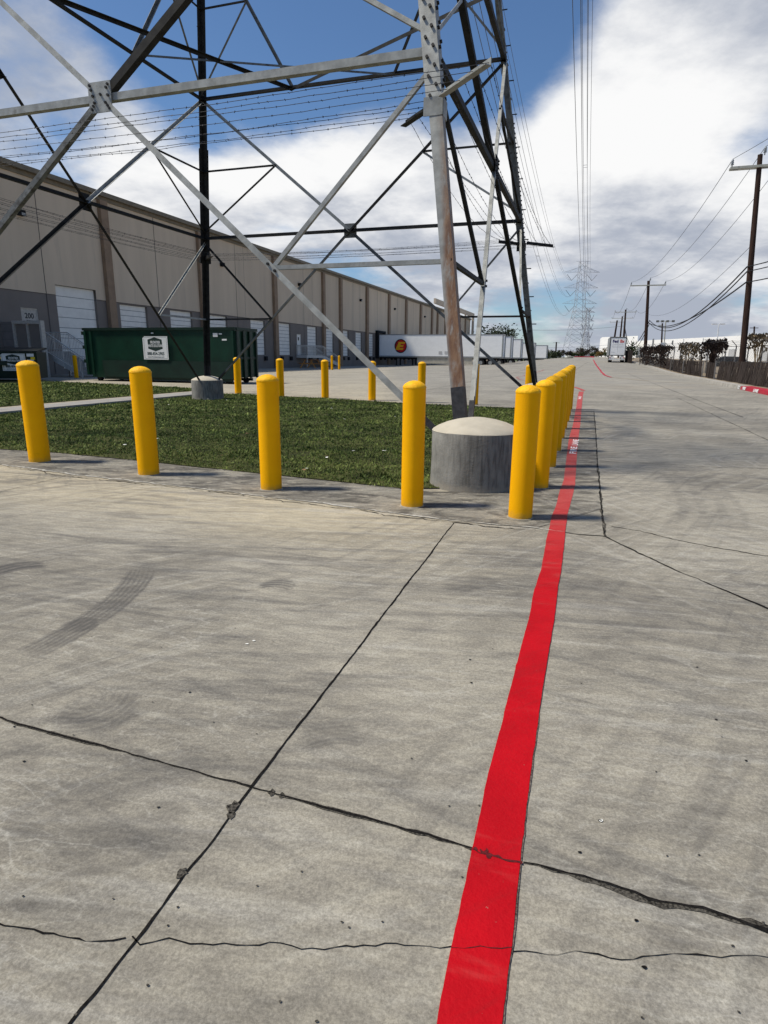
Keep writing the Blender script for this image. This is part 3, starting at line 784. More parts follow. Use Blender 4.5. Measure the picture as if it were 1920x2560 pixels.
def grass(poly, name, dens, seed, hmul=1., avoid=()):
    import numpy as np
    rg = random.Random(seed); xs = [p.x for p in poly]; ys_ = [p.y for p in poly]
    x0, x1, y0, y1 = max(min(xs), -16), max(xs), min(ys_), max(ys_)
    vs = []; fs = []
    N_ = int((x1 - x0) * (y1 - y0) * dens); cnt = 0
    for _ in range(N_):
        x = rg.uniform(x0, x1); y = rg.uniform(y0, y1)
        d = math.hypot(x, y)
        if rg.random() > min(1, (7.5 / d) ** 1.6): continue
        if abs(x) > .75 * y + .8: continue
        if not inside((x, y + rg.uniform(-.02, .05)), poly): continue
        if any((x - a) ** 2 + (y - b_) ** 2 < r_ * r_ for a, b_, r_ in avoid): continue
        pat = math.sin(x * 1.7 + 1.3 * math.sin(y * 1.1)) * math.sin(y * 2.3 + x)
        if pat > .8 and rg.random() < .7: continue
        s_ = max(1, d / 7.5)
        h_ = rg.uniform(.012, .027) * (1 + .35 * pat) * hmul * (1 + .15 * (s_ - 1)); w_ = rg.uniform(.004, .008) * s_
        if rg.random() < .02: h_ *= 1.6; w_ *= 3.4
        a = rg.uniform(0, 6.283); l = rg.gauss(0, .5); l2 = rg.gauss(0, .5)
        cx, sx_ = math.cos(a) * w_, math.sin(a) * w_
        i = len(vs)
        vs += [(x - cx, y - sx_, LZ), (x + cx, y + sx_, LZ), (x + cx * .6 + l * h_ * .35, y + sx_ * .6 + l2 * h_ * .35, LZ + h_ * .6), (x + l * h_, y + l2 * h_, LZ + h_)]
        fs += [(i, i + 1, i + 2), (i, i + 2, i + 3)]
    me = bpy.data.meshes.new(name); me.from_pydata(vs, [], fs); me.materials.append(M['grass']); me.update()
    o = bpy.data.objects.new(name, me); COL.objects.link(o); return o


# ------------------------------------------------------------------ lattice tower (measured frustum)
NX, NY, TS, TT, TK = 1.0443, 7.4719, 11.2875, .3139, .1513
SC = .85
tu = V((math.sin(TT), math.cos(TT), 0)); tv = V((-math.cos(TT), math.sin(TT), 0))
tcen = V((NX, NY, 0)) + (tu + tv) * TS / 2
SG = {'N': (-1, -1), 'R': (1, -1), 'B': (1, 1), 'L': (-1, 1)}


def TC(n, z):
    a, b_ = SG[n]; p = tcen + (tu * a + tv * b_) * (TS / 2 - TK * z)
    return V((p.x * SC, p.y * SC, H + SC * (z - H)))


Z1, Z2, Z3, Z4 = 4.8135, 8.4185, 12.5, 16.5
peds = {}
for n_ in 'NRBL':
    p = TC(n_, 0.5); peds[n_] = V((p.x, p.y, 0))
peds['N'] = V((.93, 6.22, 0))
PL = {'N': 'large weathered concrete pedestal with domed top beside the nearest corner bollards', 'R': 'concrete pedestal under the right rear tower leg, hidden behind the side row of bollards',
      'B': 'concrete pedestal under the rear tower leg in front of the long green dumpster', 'L': 'concrete pedestal under the tower leg outside the left edge'}
for n_ in 'NRBL':
    e = empty('concrete_pedestal', peds[n_], PL[n_], 'pedestal', 'pedestals under the tower legs')
    hh = .56; dm = .13
    mb = MB().lathe(peds[n_], [(.462, -.02), (.455, .05), (.45, .3), (.45, hh - .012), (.446, hh)], 56, .003, 3); mb.build('drum', 'pedestal', e, True, auto=40)
    mb = MB().lathe(peds[n_] + ZZ * hh, [(.449, -.004), (.44, .008), (.39, .04), (.30, .078), (.20, .105), (.1, .122), (.02, dm)], 56, .002, 5); mb.build('domed_top', 'dome', e, True)

tower = empty('lattice_tower', V((tcen.x * SC, tcen.y * SC, 0)), 'tall steel lattice transmission tower straddling the bollard-ringed lawn', 'transmission tower')
# legs
LEGM = {'N': 'rusty_leg', 'R': 'galv_mid', 'B': 'shaded_steel', 'L': 'galv'}
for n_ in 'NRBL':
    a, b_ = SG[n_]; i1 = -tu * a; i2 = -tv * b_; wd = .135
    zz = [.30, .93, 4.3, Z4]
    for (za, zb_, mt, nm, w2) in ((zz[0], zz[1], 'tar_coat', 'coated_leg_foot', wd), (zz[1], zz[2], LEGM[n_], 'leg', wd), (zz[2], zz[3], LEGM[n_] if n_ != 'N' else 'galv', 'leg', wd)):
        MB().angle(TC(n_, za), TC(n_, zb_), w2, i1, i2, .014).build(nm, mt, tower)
    # splice plates with bolts, around Z1
    for (A_, n_out, e_) in ((i1, i2, 0), (i2, i1, 1)):
        mb = MB(); P0 = TC(n_, 4.25); P1 = TC(n_, 7.2); dd = (P1 - P0).normalized()
        s1 = (A_ - dd * A_.dot(dd)).normalized(); o_ = -n_out; o_ = (o_ - dd * o_.dot(dd)).normalized()
        mb.obox(P0 - s1 * .012, s1 * .165, dd * (P1 - P0).length, o_ * .014)
        mb.k = 1
        for q in range(26):
            f = .02 + q / 26 * .96; c_ = P0 + dd * (P1 - P0).length * f + s1 * (.035 if q % 2 else .105)
            mb.tube([c_ + o_ * .012, c_ + o_ * .036], .017, 6)
        mb.build('splice_plate', ['galv' if n_ == 'N' else LEGM[n_], 'bolt'], tower)
    # step bolts
    if n_ in 'BR':
        for q in range(30):
            P = TC(n_, 2.2 + q * .36); d_ = (i1 if q % 2 else i2) * -1
            MB().tube([P, P + d_ * .088, P + d_ * .09, P + d_ * .1], .012, 5).build('step_bolt', 'bolt', tower)


def lerp(a, b_, f): return a + (b_ - a) * f


def member(A_, B_, n_out, wd, mt, nm, foot=False, ins=0.0):
    d_ = (B_ - A_).normalized(); e1 = n_out.cross(d_).normalized()
    if e1.z < 0: e1 = -e1
    off = -e1 * wd / 2 - n_out * ins
    if foot:   # tar-coated lower end
        f = min(.3, (.82 - A_.z) / max(.1, (B_.z - A_.z)))
        C_ = lerp(A_, B_, max(.03, f))
        MB().angle(A_ + off, C_ + off, wd, e1, -n_out, .008).build('coated_brace_foot', 'tar_coat', tower); A_ = C_
    MB().angle(A_ + off, B_ + off, wd, e1, -n_out, .008).build(nm, mt, tower)


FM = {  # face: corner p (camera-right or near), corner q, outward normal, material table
    'NL': ('N', 'L', -tu, dict(h1='galv', lp='galv', lq='galv_mid', up='shaded_steel', uq='galv', s='galv', gus='galv', h2='galv')),
    'NR': ('N', 'R', -tv, dict(h1='shaded_steel', lp='galv', lq='shaded_steel', up='shaded_steel', uq='galv', s='shaded_steel', gus='shaded_steel', h2='shaded_steel', spl='shaded_steel', spu='galv', sqs='galv', squ='shaded_steel')),
    'BR': ('B', 'R', tu, dict(h1='shaded_steel', lp='galv_mid', lq='galv_mid', up='galv', uq='shaded_steel', s='shaded_steel', gus='galv_mid', h2='shaded_steel', sqs='galv_mid', squ='galv')),
    'BL': ('B', 'L', tv, dict(h1='shaded_steel', lp='shaded_steel', lq='shaded_steel', up='galv', uq='shaded_steel', s='shaded_steel', gus='shaded_steel', h2='shaded_steel', spl='galv')),
}
wD, wS, wH = .068, .046, .080
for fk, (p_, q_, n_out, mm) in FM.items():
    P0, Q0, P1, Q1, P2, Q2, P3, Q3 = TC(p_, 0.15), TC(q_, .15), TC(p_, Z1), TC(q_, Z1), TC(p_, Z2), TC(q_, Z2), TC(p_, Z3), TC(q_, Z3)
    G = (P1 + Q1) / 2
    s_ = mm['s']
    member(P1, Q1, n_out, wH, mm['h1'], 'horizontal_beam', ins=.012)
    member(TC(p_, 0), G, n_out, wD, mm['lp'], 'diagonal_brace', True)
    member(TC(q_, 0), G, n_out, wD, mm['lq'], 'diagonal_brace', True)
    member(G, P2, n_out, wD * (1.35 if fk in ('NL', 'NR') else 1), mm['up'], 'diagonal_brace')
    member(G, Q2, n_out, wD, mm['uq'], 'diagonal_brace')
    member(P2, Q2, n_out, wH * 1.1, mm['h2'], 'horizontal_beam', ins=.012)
    # redundants
    zl = Z1 / 2; zu = (Z1 + Z2) / 2
    for (c_, D0, D2, tagk) in ((p_, TC(p_, 0), P2, 'p'), (q_, TC(q_, 0), Q2, 'q')):
        nl = lerp(D0, G, .5); nu = lerp(G, D2, .5)
        cl = mm.get('s%sl' % tagk, s_); cu_ = mm.get('s%su' % tagk, s_); cs = mm.get('s%ss' % tagk, cl)
        ins = .02
        member(nl, TC(c_, zl), n_out, wS, cl, 'strut', ins=ins)
        member(nl, TC(c_, Z1 - .1), n_out, wS, cs, 'strut', ins=ins)
        member(nu, TC(c_, zu), n_out, wS, s_ if cu_ == 'galv' and fk != 'NR' else cu_, 'strut', ins=ins)
        member(nu, TC(c_, Z1 + .15), n_out, wS, cu_, 'strut', ins=ins)
    # gusset plate with bolts
    hd = (Q1 - P1).normalized(); vd = n_out.cross(hd).normalized()
    if vd.z < 0: vd = -vd
    mb = MB(); w_ = .165
    n2 = n_out.normalized()
    mb.obox(G - hd * w_ - vd * w_ + n2 * .004, hd * 2 * w_, vd * 2 * w_, n2 * .012)
    mb.k = 1
    for (i, j) in ((-.8, .75), (-.65, .55), (-.1, .15), (.6, .1), (.72, .5), (.75, -.75), (.62, -.55), (.5, -.35), (-.8, -.8), (-.65, -.6), (-.5, -.4), (-.75, .05), (.8, .8)):
        c_ = G + hd * w_ * i + vd * w_ * j
        mb.tube([c_ + n2 * .014, c_ + n2 * .034], .016, 6)
    mb.build('gusset_plate', [mm['gus'], 'bolt'], tower)
    # bolts at the redundant joints
    for D0 in (TC(p_, 0), TC(q_, 0)):
        nl = lerp(D0, G, .5); d_ = (G - D0).normalized()
        for s2 in (-.06, .06): MB().tube([nl + d_ * s2, nl + d_ * s2 + n2 * .022], .017, 6).build('joint_bolt', 'bolt', tower)
    # panel above Z2
    t1, t2 = lerp(P2, Q2, 1 / 3), lerp(P2, Q2, 2 / 3)
    for (c_, tt_, up_, z2_) in ((p_, t1, P3, P2), (q_, t2, Q3, Q2)):
        member(tt_, up_, n_out, wD, 'galv_mid' if tt_ is t1 else 'shaded_steel', 'diagonal_brace')
        nd = lerp(tt_, up_, .5)
        member(nd, TC(c_, (Z2 + Z3) / 2), n_out, wS, 'shaded_steel', 'strut', ins=.02)
        member(nd, TC(c_, Z2 + .1), n_out, wS, 'galv_mid', 'strut', ins=.02)
    member(P3, Q3, n_out, wH, 'galv_mid', 'horizontal_beam', ins=.012)
# plan bracing at Z2
def PB(a, b_, f): return lerp(TC(a, Z2), TC(b_, Z2), f)


for (A_, B_, w_) in ((PB('B', 'R', 1 / 3), PB('B', 'L', 2 / 3), wD), (PB('B', 'R', 1 / 3), PB('N', 'R', 2 / 3), wD), (PB('B', 'L', 1 / 3), PB('B', 'R', 2 / 3), .04),
                     (PB('N', 'L', 1 / 3), PB('N', 'R', 2 / 3), wD), (PB('N', 'L', 1 / 3), PB('B', 'L', 2 / 3), wD)):
    member(A_, B_, ZZ, w_, 'shaded_steel' if w_ > .05 else 'galv_mid', 'plan_brace')
# anti-climb brackets and barbed wire
ZB = 4.22
bro = {}
for n_ in 'NRBL':
    a, b_ = SG[n_]; P = TC(n_, ZB); o_ = (tu * a + tv * b_).normalized(); bro[n_] = (P, o_)
    mt = {'N': 'galv', 'R': 'shaded_steel', 'B': 'shaded_steel', 'L': 'galv'}[n_]
    side = o_.cross(ZZ)
    MB().angle(P + o_ * .05 + ZZ * .02, P + o_ * .84 + ZZ * .02, .07, ZZ, side, .008).build('climb_guard_arm', mt, tower)
    MB().angle(P - o_ * .05 - ZZ * .02, P - o_ * .74 - ZZ * .02, .07, ZZ, side, .008).build('climb_guard_arm', 'shaded_steel', tower)
    mb = MB(); i1 = -tu * a; i2 = -tv * b_
    mb.obox(P - i1 * .03 - i2 * .022 - ZZ * .12, i1 * .21, i2 * .012, ZZ * .17); mb.obox(P - i2 * .03 - i1 * .022 - ZZ * .12, i2 * .21, i1 * .012, ZZ * .17)
    mb.build('clamp_plate', mt, tower)
rb = random.Random(21)
for (p_, q_) in (('N', 'L'), ('N', 'R'), ('R', 'B'), ('B', 'L')):
    for off in (-.70, -.52, -.32, -.12, .18, .40, .62, .82):
        A_ = bro[p_][0] + bro[p_][1] * off + ZZ * .06; B_ = bro[q_][0] + bro[q_][1] * off + ZZ * .06
        sag = rb.uniform(.03, .08) if (p_, q_) != ('N', 'R') else rb.uniform(.05, .35)
        L = (B_ - A_).length; n = 44; pts = []; jx = 0
        for i in range(n + 1):
            f = i / n; jx = jx * .6 + rb.gauss(0, .003)
            pts.append(lerp(A_, B_, f) - ZZ * (4 * sag * f * (1 - f)) + ZZ * jx)
        mb = MB().tube(pts, .0030, 4, caps=False)
        nb = int(L / .17)
        for i in range(nb):
            f = (i + .5 + rb.uniform(-.2, .2)) / nb; k = int(f * n); c_ = lerp(pts[k], pts[min(k + 1, n)], f * n - k)
            for q in range(2):
                d_ = V((rb.gauss(0, 1), rb.gauss(0, 1), rb.gauss(0, 1.4))).normalized() * .011
                mb.tube([c_ - d_, c_ + d_], .0030, 3, caps=False)
        mb.build('barbed_wire', 'wire', tower)

# finish the rusted-leg material: rust follows a wandering band down the flange
m_, t, b = emat('rusty_leg')
g = t.n.new('ShaderNodeTexCoord').outputs['Object']; gx, gy, gz = t.sep(g)
old = b.inputs['Base Color'].links[0].from_socket
A_ = TC('N', 0) - V(tower.location); B_ = TC('N', 10) - V(tower.location); dd = (B_ - A_).normalized(); s1 = (tv * 1).normalized()
rel = t.vmath('SUBTRACT', g, tuple(A_)); al = t.vmath('DOT_PRODUCT', rel, tuple(dd), out=1)
s1 = (s1 - dd * s1.dot(dd)).normalized()
ac = t.vmath('DOT_PRODUCT', rel, tuple(s1), out=1)    # 0 at the heel (right edge) .. 0.135 at the left edge
wn = t.noise(t.comb(0, 0, t.math('MULTIPLY', al, 1.2)), 1.4, 4, .6)
edge = t.math('ADD', t.math('MULTIPLY', wn, .13), t.sm(al, 3.4, 1.0, -.02, .065))
k = t.sm(t.math('SUBTRACT', edge, ac), -.035, .035)
k = t.math('MULTIPLY', k, t.sm(t.noise(t.xform(g, 0, (5, 5, 1.2)), 3.0, 8, .7), .30, .55, .12, 1))
k = t.math('MULTIPLY', k, t.sm(al, 4.4, 2.2))
rc = t.mix(t.sm(t.noise(t.xform(g, 0, (7, 7, 1.2)), 3, 7, .7), .35, .65), (.13, .062, .036, 1), (.24, .14, .08, 1))
c = t.mix(k, old, rc); t.put(b.inputs['Base Color'], c)
t.put(b.inputs['Metallic'], t.math('MULTIPLY', t.math('SUBTRACT', 1.0, k), .3))

# ------------------------------------------------------------------ bollards
def make_bollard():
    e = empty('bollard', (0, 0, 0), 'x', 'bollard', 'x')
    MB().lathe((0, 0, 0), [(.095, -.02), (.095, .2), (.095, .6), (.095, 1.005), (.0955, 1.012)], 40).build('post', 'yellow_paint', e, True, auto=50)
    MB().lathe((0, 0, 0), [(.097, 1.008), (.0975, 1.018), (.088, 1.035), (.07, 1.05), (.045, 1.063), (.015, 1.07)], 40, .006, 4).build('domed_cap', 'yellow_cap', e, True)
    MB().lathe((0, 0, 0), [(.107, .004), (.104, .009), (.097, .011)], 24, .05, 8).build('grout_ring', 'grout', e, True)
    return e


proto = make_bollard()
used = [0]


def bollard(p, label, group, s_=1., sxy=None, tilt=(0, 0)):
    o = proto if not used[0] else copy_tree(proto)
    used[0] += 1
    o.location = p; o.scale = (sxy or s_, sxy or s_, s_); o.rotation_euler = (tilt[0], tilt[1], random.uniform(0, 6))
    tag(o, label, 'bollard', group)


ordw = ['first', 'second', 'third', 'fourth', 'fifth', 'sixth', 'seventh', 'eighth']
FRL = ['yellow bollard at the left edge of the front row, small dumpster behind its top', 'yellow bollard of the front row, second from the left, standing before the long green dumpster',
       'yellow bollard in the middle of the front row, rear pedestal seen left of it', 'yellow bollard of the front row just left of the large concrete pedestal',
       'largest and nearest yellow corner bollard, right of the large concrete pedestal']
for (q, lb, hh, ww) in zip([(89.5, 1158), (365, 1190), (674.7, 1227), (1031, 1270), (1305, 1300)], FRL, (1.19, 1.15, 1.10, 1.08, 1.07), (.235, .22, .205, .194, .192)):
    p = gp(*q); bollard(V((p.x, p.y + ww / 2 * .8, 0)), lb, 'yellow bollards in front of the tower', hh / 1.07, ww / .19)
bollard(gp(-190, 1135), 'yellow bollard of the front row outside the left edge', 'yellow bollards in front of the tower', 1.12, 1.2)
for i, (q, hh) in enumerate(zip([(1350, 1222), (1372, 1169), (1387.6, 1128.5), (1398, 1097), (1406, 1073), (1412.5, 1055), (1417, 1039.5), (1422, 1024)], (1.07,) * 8)):
    p = gp(*q); bollard(p + V((0, .06, 0)), 'yellow bollard in the receding side row, %s behind the corner bollard' % ordw[i], 'yellow bollards along the red stripe', 1 + .006 * i, 1 + .012 * i)
BKL = ['yellow bollard of the rear row overlapping the right end of the green dumpster', 'yellow bollard of the rear row, right of the green dumpster, dock wall behind',
       'yellow bollard of the rear row standing before the picnic table and stairs', 'yellow bollard of the rear row crossed by the thick grey diagonal brace',
       'yellow bollard of the rear row, its top showing above the bollard left of the pedestal', 'yellow bollard of the rear row between the rusted tower leg and the grey brace',
       'yellow bollard of the rear row in front of the right rear tower leg']
BK = [(596, 984, 515), (702, 992, 0), (813, 996, 0), (930, 1001, 0)]
bp = [gp(a, b_) for a, b_, _ in BK]
stepv = (bp[3] - bp[1]) / 2
p5 = gp(1053, 1006); p6 = gp(1186, 1012); p7 = gp(1319, 1019)
for p, lb, s2 in zip(bp + [p5, p6, p7], BKL, (1.13, 1.11, 1.09, 1.07, 1.07, 1.05, 1.04)): bollard(p, lb, 'yellow bollards behind the tower lawn', s2, s2 * (1.1 if p is not p6 else .95))
bollard(BW(-26.0, 26.9), 'yellow bollard at the foot of the stairs left of the green dumpster', 'yellow bollards by the dock', 1.12, 1.1)
for q, lb in (((830, 925), 'thin distant yellow bollard right of the dock stairs, left one of the pair'), ((848, 924), 'thin distant yellow bollard right of the dock stairs, right one of the pair')):
    p = gp(*q); bollard(p, lb, 'yellow bollards by the dock', 1.25, 1.1)

# ------------------------------------------------------------------ warehouse
WL = -30.99
wh = empty('warehouse', BW(WL, 60), 'long beige tilt-wall warehouse with grey base, brown pilasters and white dock doors', 'warehouse')
mb = MB()
A0, A1, WH = -5, 171, 11.25
def wq(m_, a0, a1, z0, z1, lat=WL): m_.poly([BW(lat, a0, z0), BW(lat, a1, z0), BW(lat, a1, z1), BW(lat, a0, z1)])


doors = [('big', 31.14, 34.46, .35, 5.30), ('d', 36.59, 39.45, 1.33, 4.62), ('d', 42.09, 44.95, 1.33, 4.62), ('d', 47.4, 50.2, 1.33, 4.6), ('d', 54.28, 57.1, 1.33, 4.6), ('d', 60.08, 62.8, 1.33, 4.6),
         ('d', 67.1, 69.8, 1.33, 4.6), ('d', 72.42, 75.0, 1.33, 4.6), ('d', 77.88, 80.26, 1.33, 4.6), ('d', 82.97, 85.5, 1.33, 4.55), ('d', 88.33, 90.7, 1.33, 4.55), ('d', 93.6, 96.3, 1.33, 4.55)]
a_ = 99.3
while a_ < 160:
    doors.append(('d', a_, a_ + 2.6, 1.33, 4.5)); a_ += 5.3
pds = [(28.5, 29.68, 1.40, 3.80), (64.33, 65.42, 1.36, 3.62)]
ops = sorted([(a, b_, z0, z1) for _, a, b_, z0, z1 in doors] + pds)
BAND = 4.72
low = MB(); up = MB()
prev = A0
for (a, b_, z0, z1) in ops:
    wq(low, prev, a, 0, BAND)
    wq(low, a, b_, 0, z0)
    if z1 < BAND: wq(low, a, b_, z1, BAND)
    prev = b_
    for m2, zt, zb2 in ((low, min(z1, BAND), z0),):
        for aa in (a, b_): m2.poly([BW(WL, aa, zb2), BW(WL - .32, aa, zb2), BW(WL - .32, aa, z1), BW(WL, aa, z1)])
        m2.poly([BW(WL, a, z1), BW(WL, b_, z1), BW(WL - .32, b_, z1), BW(WL - .32, a, z1)])
        m2.poly([BW(WL, a, z0), BW(WL, b_, z0), BW(WL - .32, b_, z0), BW(WL - .32, a, z0)])
wq(low, prev, A1, 0, BAND)
low.build('lower_wall', 'wall_grey', wh)
wq(up, A0, 31.14, BAND, WH, WL + .02); wq(up, 31.14, 34.46, 5.3, WH, WL + .02); wq(up, 34.46, A1, BAND, WH, WL + .02)
up.poly([BW(WL + .02, 31.14, BAND), BW(WL - .32, 31.14, BAND), BW(WL - .32, 31.14, 5.3), BW(WL + .02, 31.14, 5.3)])
up.poly([BW(WL + .02, 34.46, BAND), BW(WL - .32, 34.46, BAND), BW(WL - .32, 34.46, 5.3), BW(WL + .02, 34.46, 5.3)])
up.poly([BW(WL + .02, 31.14, 5.3), BW(WL + .02, 34.46, 5.3), BW(WL - .32, 34.46, 5.3), BW(WL - .32, 31.14, 5.3)])
up.poly([BW(WL, A1, 0), BW(WL - 60, A1, 0), BW(WL - 60, A1, WH), BW(WL, A1, WH)])
up.poly([BW(WL, A0, 0), BW(WL - 60, A0, 0), BW(WL - 60, A0, WH), BW(WL, A0, WH)])
up.build('upper_wall', 'wall_beige', wh)
MB().obox(BW(WL - 60, A0, WH - .02), RX * 60.0, UX * (A1 - A0), ZZ * .1).build('roof', 'roof_trim', wh)
mb = MB(); mb.obox(BW(WL + .022, A0, WH - .12), RX * .36, UX * (A1 - A0), ZZ * .26); mb.obox(BW(WL + .022, A0, WH - .34), RX * .1, UX * (A1 - A0), ZZ * .215)
mb.build('gutter', 'roof_trim', wh)
for (a, b_) in ((13.0, 13.7), (24.0, 24.7), (35.3, 35.95), (46.05, 46.7), (58.82, 59.48), (71.24, 71.87), (76.77, 77.45), (86.95, 87.75), (97.5, 98.3), (107.4, 108.3), (117.4, 118.4), (126.5, 127.4), (131.5, 132.5), (139.2, 140.2), (147, 148), (155.5, 156.5), (163, 164)):
    MB().obox(BW(WL + .024, a, 0), RX * .28, UX * (b_ - a), ZZ * (WH - .36)).build('pilaster', 'brown_trim', wh)
# panel joints
mb = MB()
for a in (30.4, 40.8, 51.9, 66.2, 81.9, 92.3, 102.8, 112.9, 122.2, 144, 19, 8, 135.5):
    mb.obox(BW(WL + .021, a, .05), RX * .004, UX * .05, ZZ * (WH - .4))
for a in (54.0 - .6, 84.6, 68.6): mb.obox(BW(WL + .021, a, BAND + .02), RX * .004, UX * .025, ZZ * (WH - BAND - .4))
mb.obox(BW(WL + .021, A0, BAND - .03), RX * .006, UX * (31.1 - A0), ZZ * .03)
mb.obox(BW(WL + .021, 34.5, BAND - .03), RX * .006, UX * (A1 - 34.5), ZZ * .03)
mb.build('panel_joints', 'joint_dark', wh)
for i, (k_, a, b_, z0, z1) in enumerate(doors):
    mb = MB(); lat = WL - .16; n = 9 if k_ == 'd' else 8; hz = (z1 - z0) / n
    for j in range(n):
        mb.k = 0; mb.obox(BW(lat - .05, a + .03, z0 + j * hz + .02), RX * .05, UX * (b_ - a - .06), ZZ * (hz - .035))
    mb.k = 1; mb.obox(BW(lat - .06, a + .02, z0 + .005), RX * .045, UX * (b_ - a - .04), ZZ * (z1 - z0 - .01))
    dr = mb.build('dock_door', ['door_white', 'door_line'], wh)
    if k_ == 'big': dr['label'] = 'tall drive-in door'; 
    if k_ == 'd':
        for aa in (a + .1, b_ - .45):
            MB().obox(BW(WL + .03, aa, z0 - .55), RX * .22, UX * .38, ZZ * .42).build('dock_bumper', 'rubber', dr)
for i, (a, b_, z0, z1) in enumerate(pds):
    mb = MB(); mb.obox(BW(WL - .14, a + .04, z0 + .01), RX * .05, UX * (b_ - a - .08), ZZ * (z1 - z0 - .06)); mb.k = 1
    for (x0, x1, y0, y1) in ((a, a + .04, z0, z1), (b_ - .04, b_, z0, z1), (a + .04, b_ - .04, z1 - .05, z1)): mb.obox(BW(WL - .16, x0 + .001, y0 + .001), RX * .12, UX * (x1 - x0 - .002), ZZ * (y1 - y0 - .002))
    d_ = mb.build('personnel_door', ['door_beige' if i == 0 else 'door_white', 'rail_grey'], wh)
    ac_ = (a + b_) / 2
    if i == 0:
        text('suite_number', '200', .42, 'sign_black', d_, BW(WL - .085, ac_ + .02, 3.36), UX, ZZ, .002, bold=.008)
        MB().obox(BW(WL - .088, ac_ - .2, 3.06), RX * .004, UX * .45, ZZ * .07).build('door_sign', 'sign_black', d_)
    else:
        MB().obox(BW(WL - .088, ac_ - .15, 2.95), RX * .004, UX * .3, ZZ * .35).build('door_sign', 'sign_black', d_)
    MB().obox(BW(WL - .088, b_ - .2, z0 + 1.0), RX * .07, UX * .1, ZZ * .04).build('handle', 'rail_grey', d_)
for a in (9, 29.2, 49.6, 65.0, 84.6, 101.0, 121, 141):
    mb = MB(); mb.obox(BW(WL + .02, a - .16, 8.72), RX * .3, UX * .34, ZZ * .30); L_ = mb.build('wall_light', 'dock_black', wh)
    MB().obox(BW(WL + .325, a - .11, 8.74), RX * .015, UX * .24, ZZ * .12).build('lens', 'lamp_glass', L_)
# far entrance parapet frame
mb = MB(); mb.obox(BW(WL + .5, 126.5, 11.75), RX * .4, UX * 45.5, ZZ * 1.0)
mb.obox(BW(WL + .5, 170.5, 0), RX * .4, UX * 1.5, ZZ * 11.75)
for a in (137, 150, 160): mb.obox(BW(WL + .5, a, 11.2), RX * .3, UX * .5, ZZ * .55)
mb.build('entrance_parapet', 'wall_far', wh)

# ---- dock stairs and landings
def stairs(loc_lat, a0, wid, z_top, run, nst, land, label, flip=1):
    """stair running away from the wall (+lat) from a landing"""
    e = empty('dock_stairs', BW(loc_lat, a0), label, 'stairs', 'steel stairs up to the dock doors')
    mb = MB(); mb.obox(BW(loc_lat, a0, z_top - .16), RX * land, UX * wid, ZZ * .15); mb.build('landing', 'concrete_step', e)
    for l_ in (loc_lat + land - .12,):
        for a in (a0 + .03, a0 + wid - .13): MB().obox(BW(l_, a, 0), RX * .1, UX * .1, ZZ * (z_top - .17)).build('support_post', 'rail_grey', e)
    l0 = loc_lat + land
    mb = MB()
    for i in range(nst):
        z = z_top - (i + 1) * z_top / (nst + 1) * 1.0
        mb.obox(BW(l0 + i * run / nst, a0 + .07, z - .05), RX * (run / nst + .02), UX * (wid - .14), ZZ * .05)
        mb.obox(BW(l0 + i * run / nst, a0 + .075, z - .001), RX * .012, UX * (wid - .15), ZZ * (z_top / (nst + 1)))
    mb.build('treads', 'concrete_step', e)
    for a in (a0, a0 + wid - .06):
        mb = MB(); mb.quadbox([BW(l0, a, z_top - .34), BW(l0 + run, a, -.02), BW(l0 + run, a + .06, -.02), BW(l0, a + .06, z_top - .34), BW(l0, a, z_top - .0), BW(l0 + run, a, .24), BW(l0 + run, a + .06, .24), BW(l0, a + .06, z_top)])
        mb.build('stringer', 'rail_grey', e)
        mb = MB(); aa = a + .03
        T0 = BW(loc_lat + .05, aa, z_top + 1.05); T1 = BW(l0, aa, z_top + 1.05); T2 = BW(l0 + run, aa, 1.12)
        mb.tube([T0, T1, T2, T2 + RX * .25, T2 + RX * .25 - ZZ * .55], .032, 6)
        mb.tube([T0 - ZZ * .93, T1 - ZZ * .93, T2 - ZZ * .85], .016, 5)
        mb.tube([T0 - ZZ * .12, T1 - ZZ * .12, T2 - ZZ * .12], .014, 5)
        n = int((land + run) / .11)
        for i in range(n + 1):
            l_ = loc_lat + .05 + (land + run - .05) * i / n
            zt = z_top + 1.05 if l_ < l0 else z_top + 1.05 + (1.12 - z_top - 1.05) * (l_ - l0) / run
            mb.tube([BW(l_, aa, zt - .9), BW(l_, aa, zt)], .028 if i % 10 == 0 else .012, 5 if i % 10 == 0 else 4, caps=False)
        mb.build('railing', 'rail_grey', e)
    return e


stairs(WL + .03, 27.75, 1.7, 1.40, 2.35, 7, 2.2, 'beige steel stairs with railings leading to door 200 at the far left')
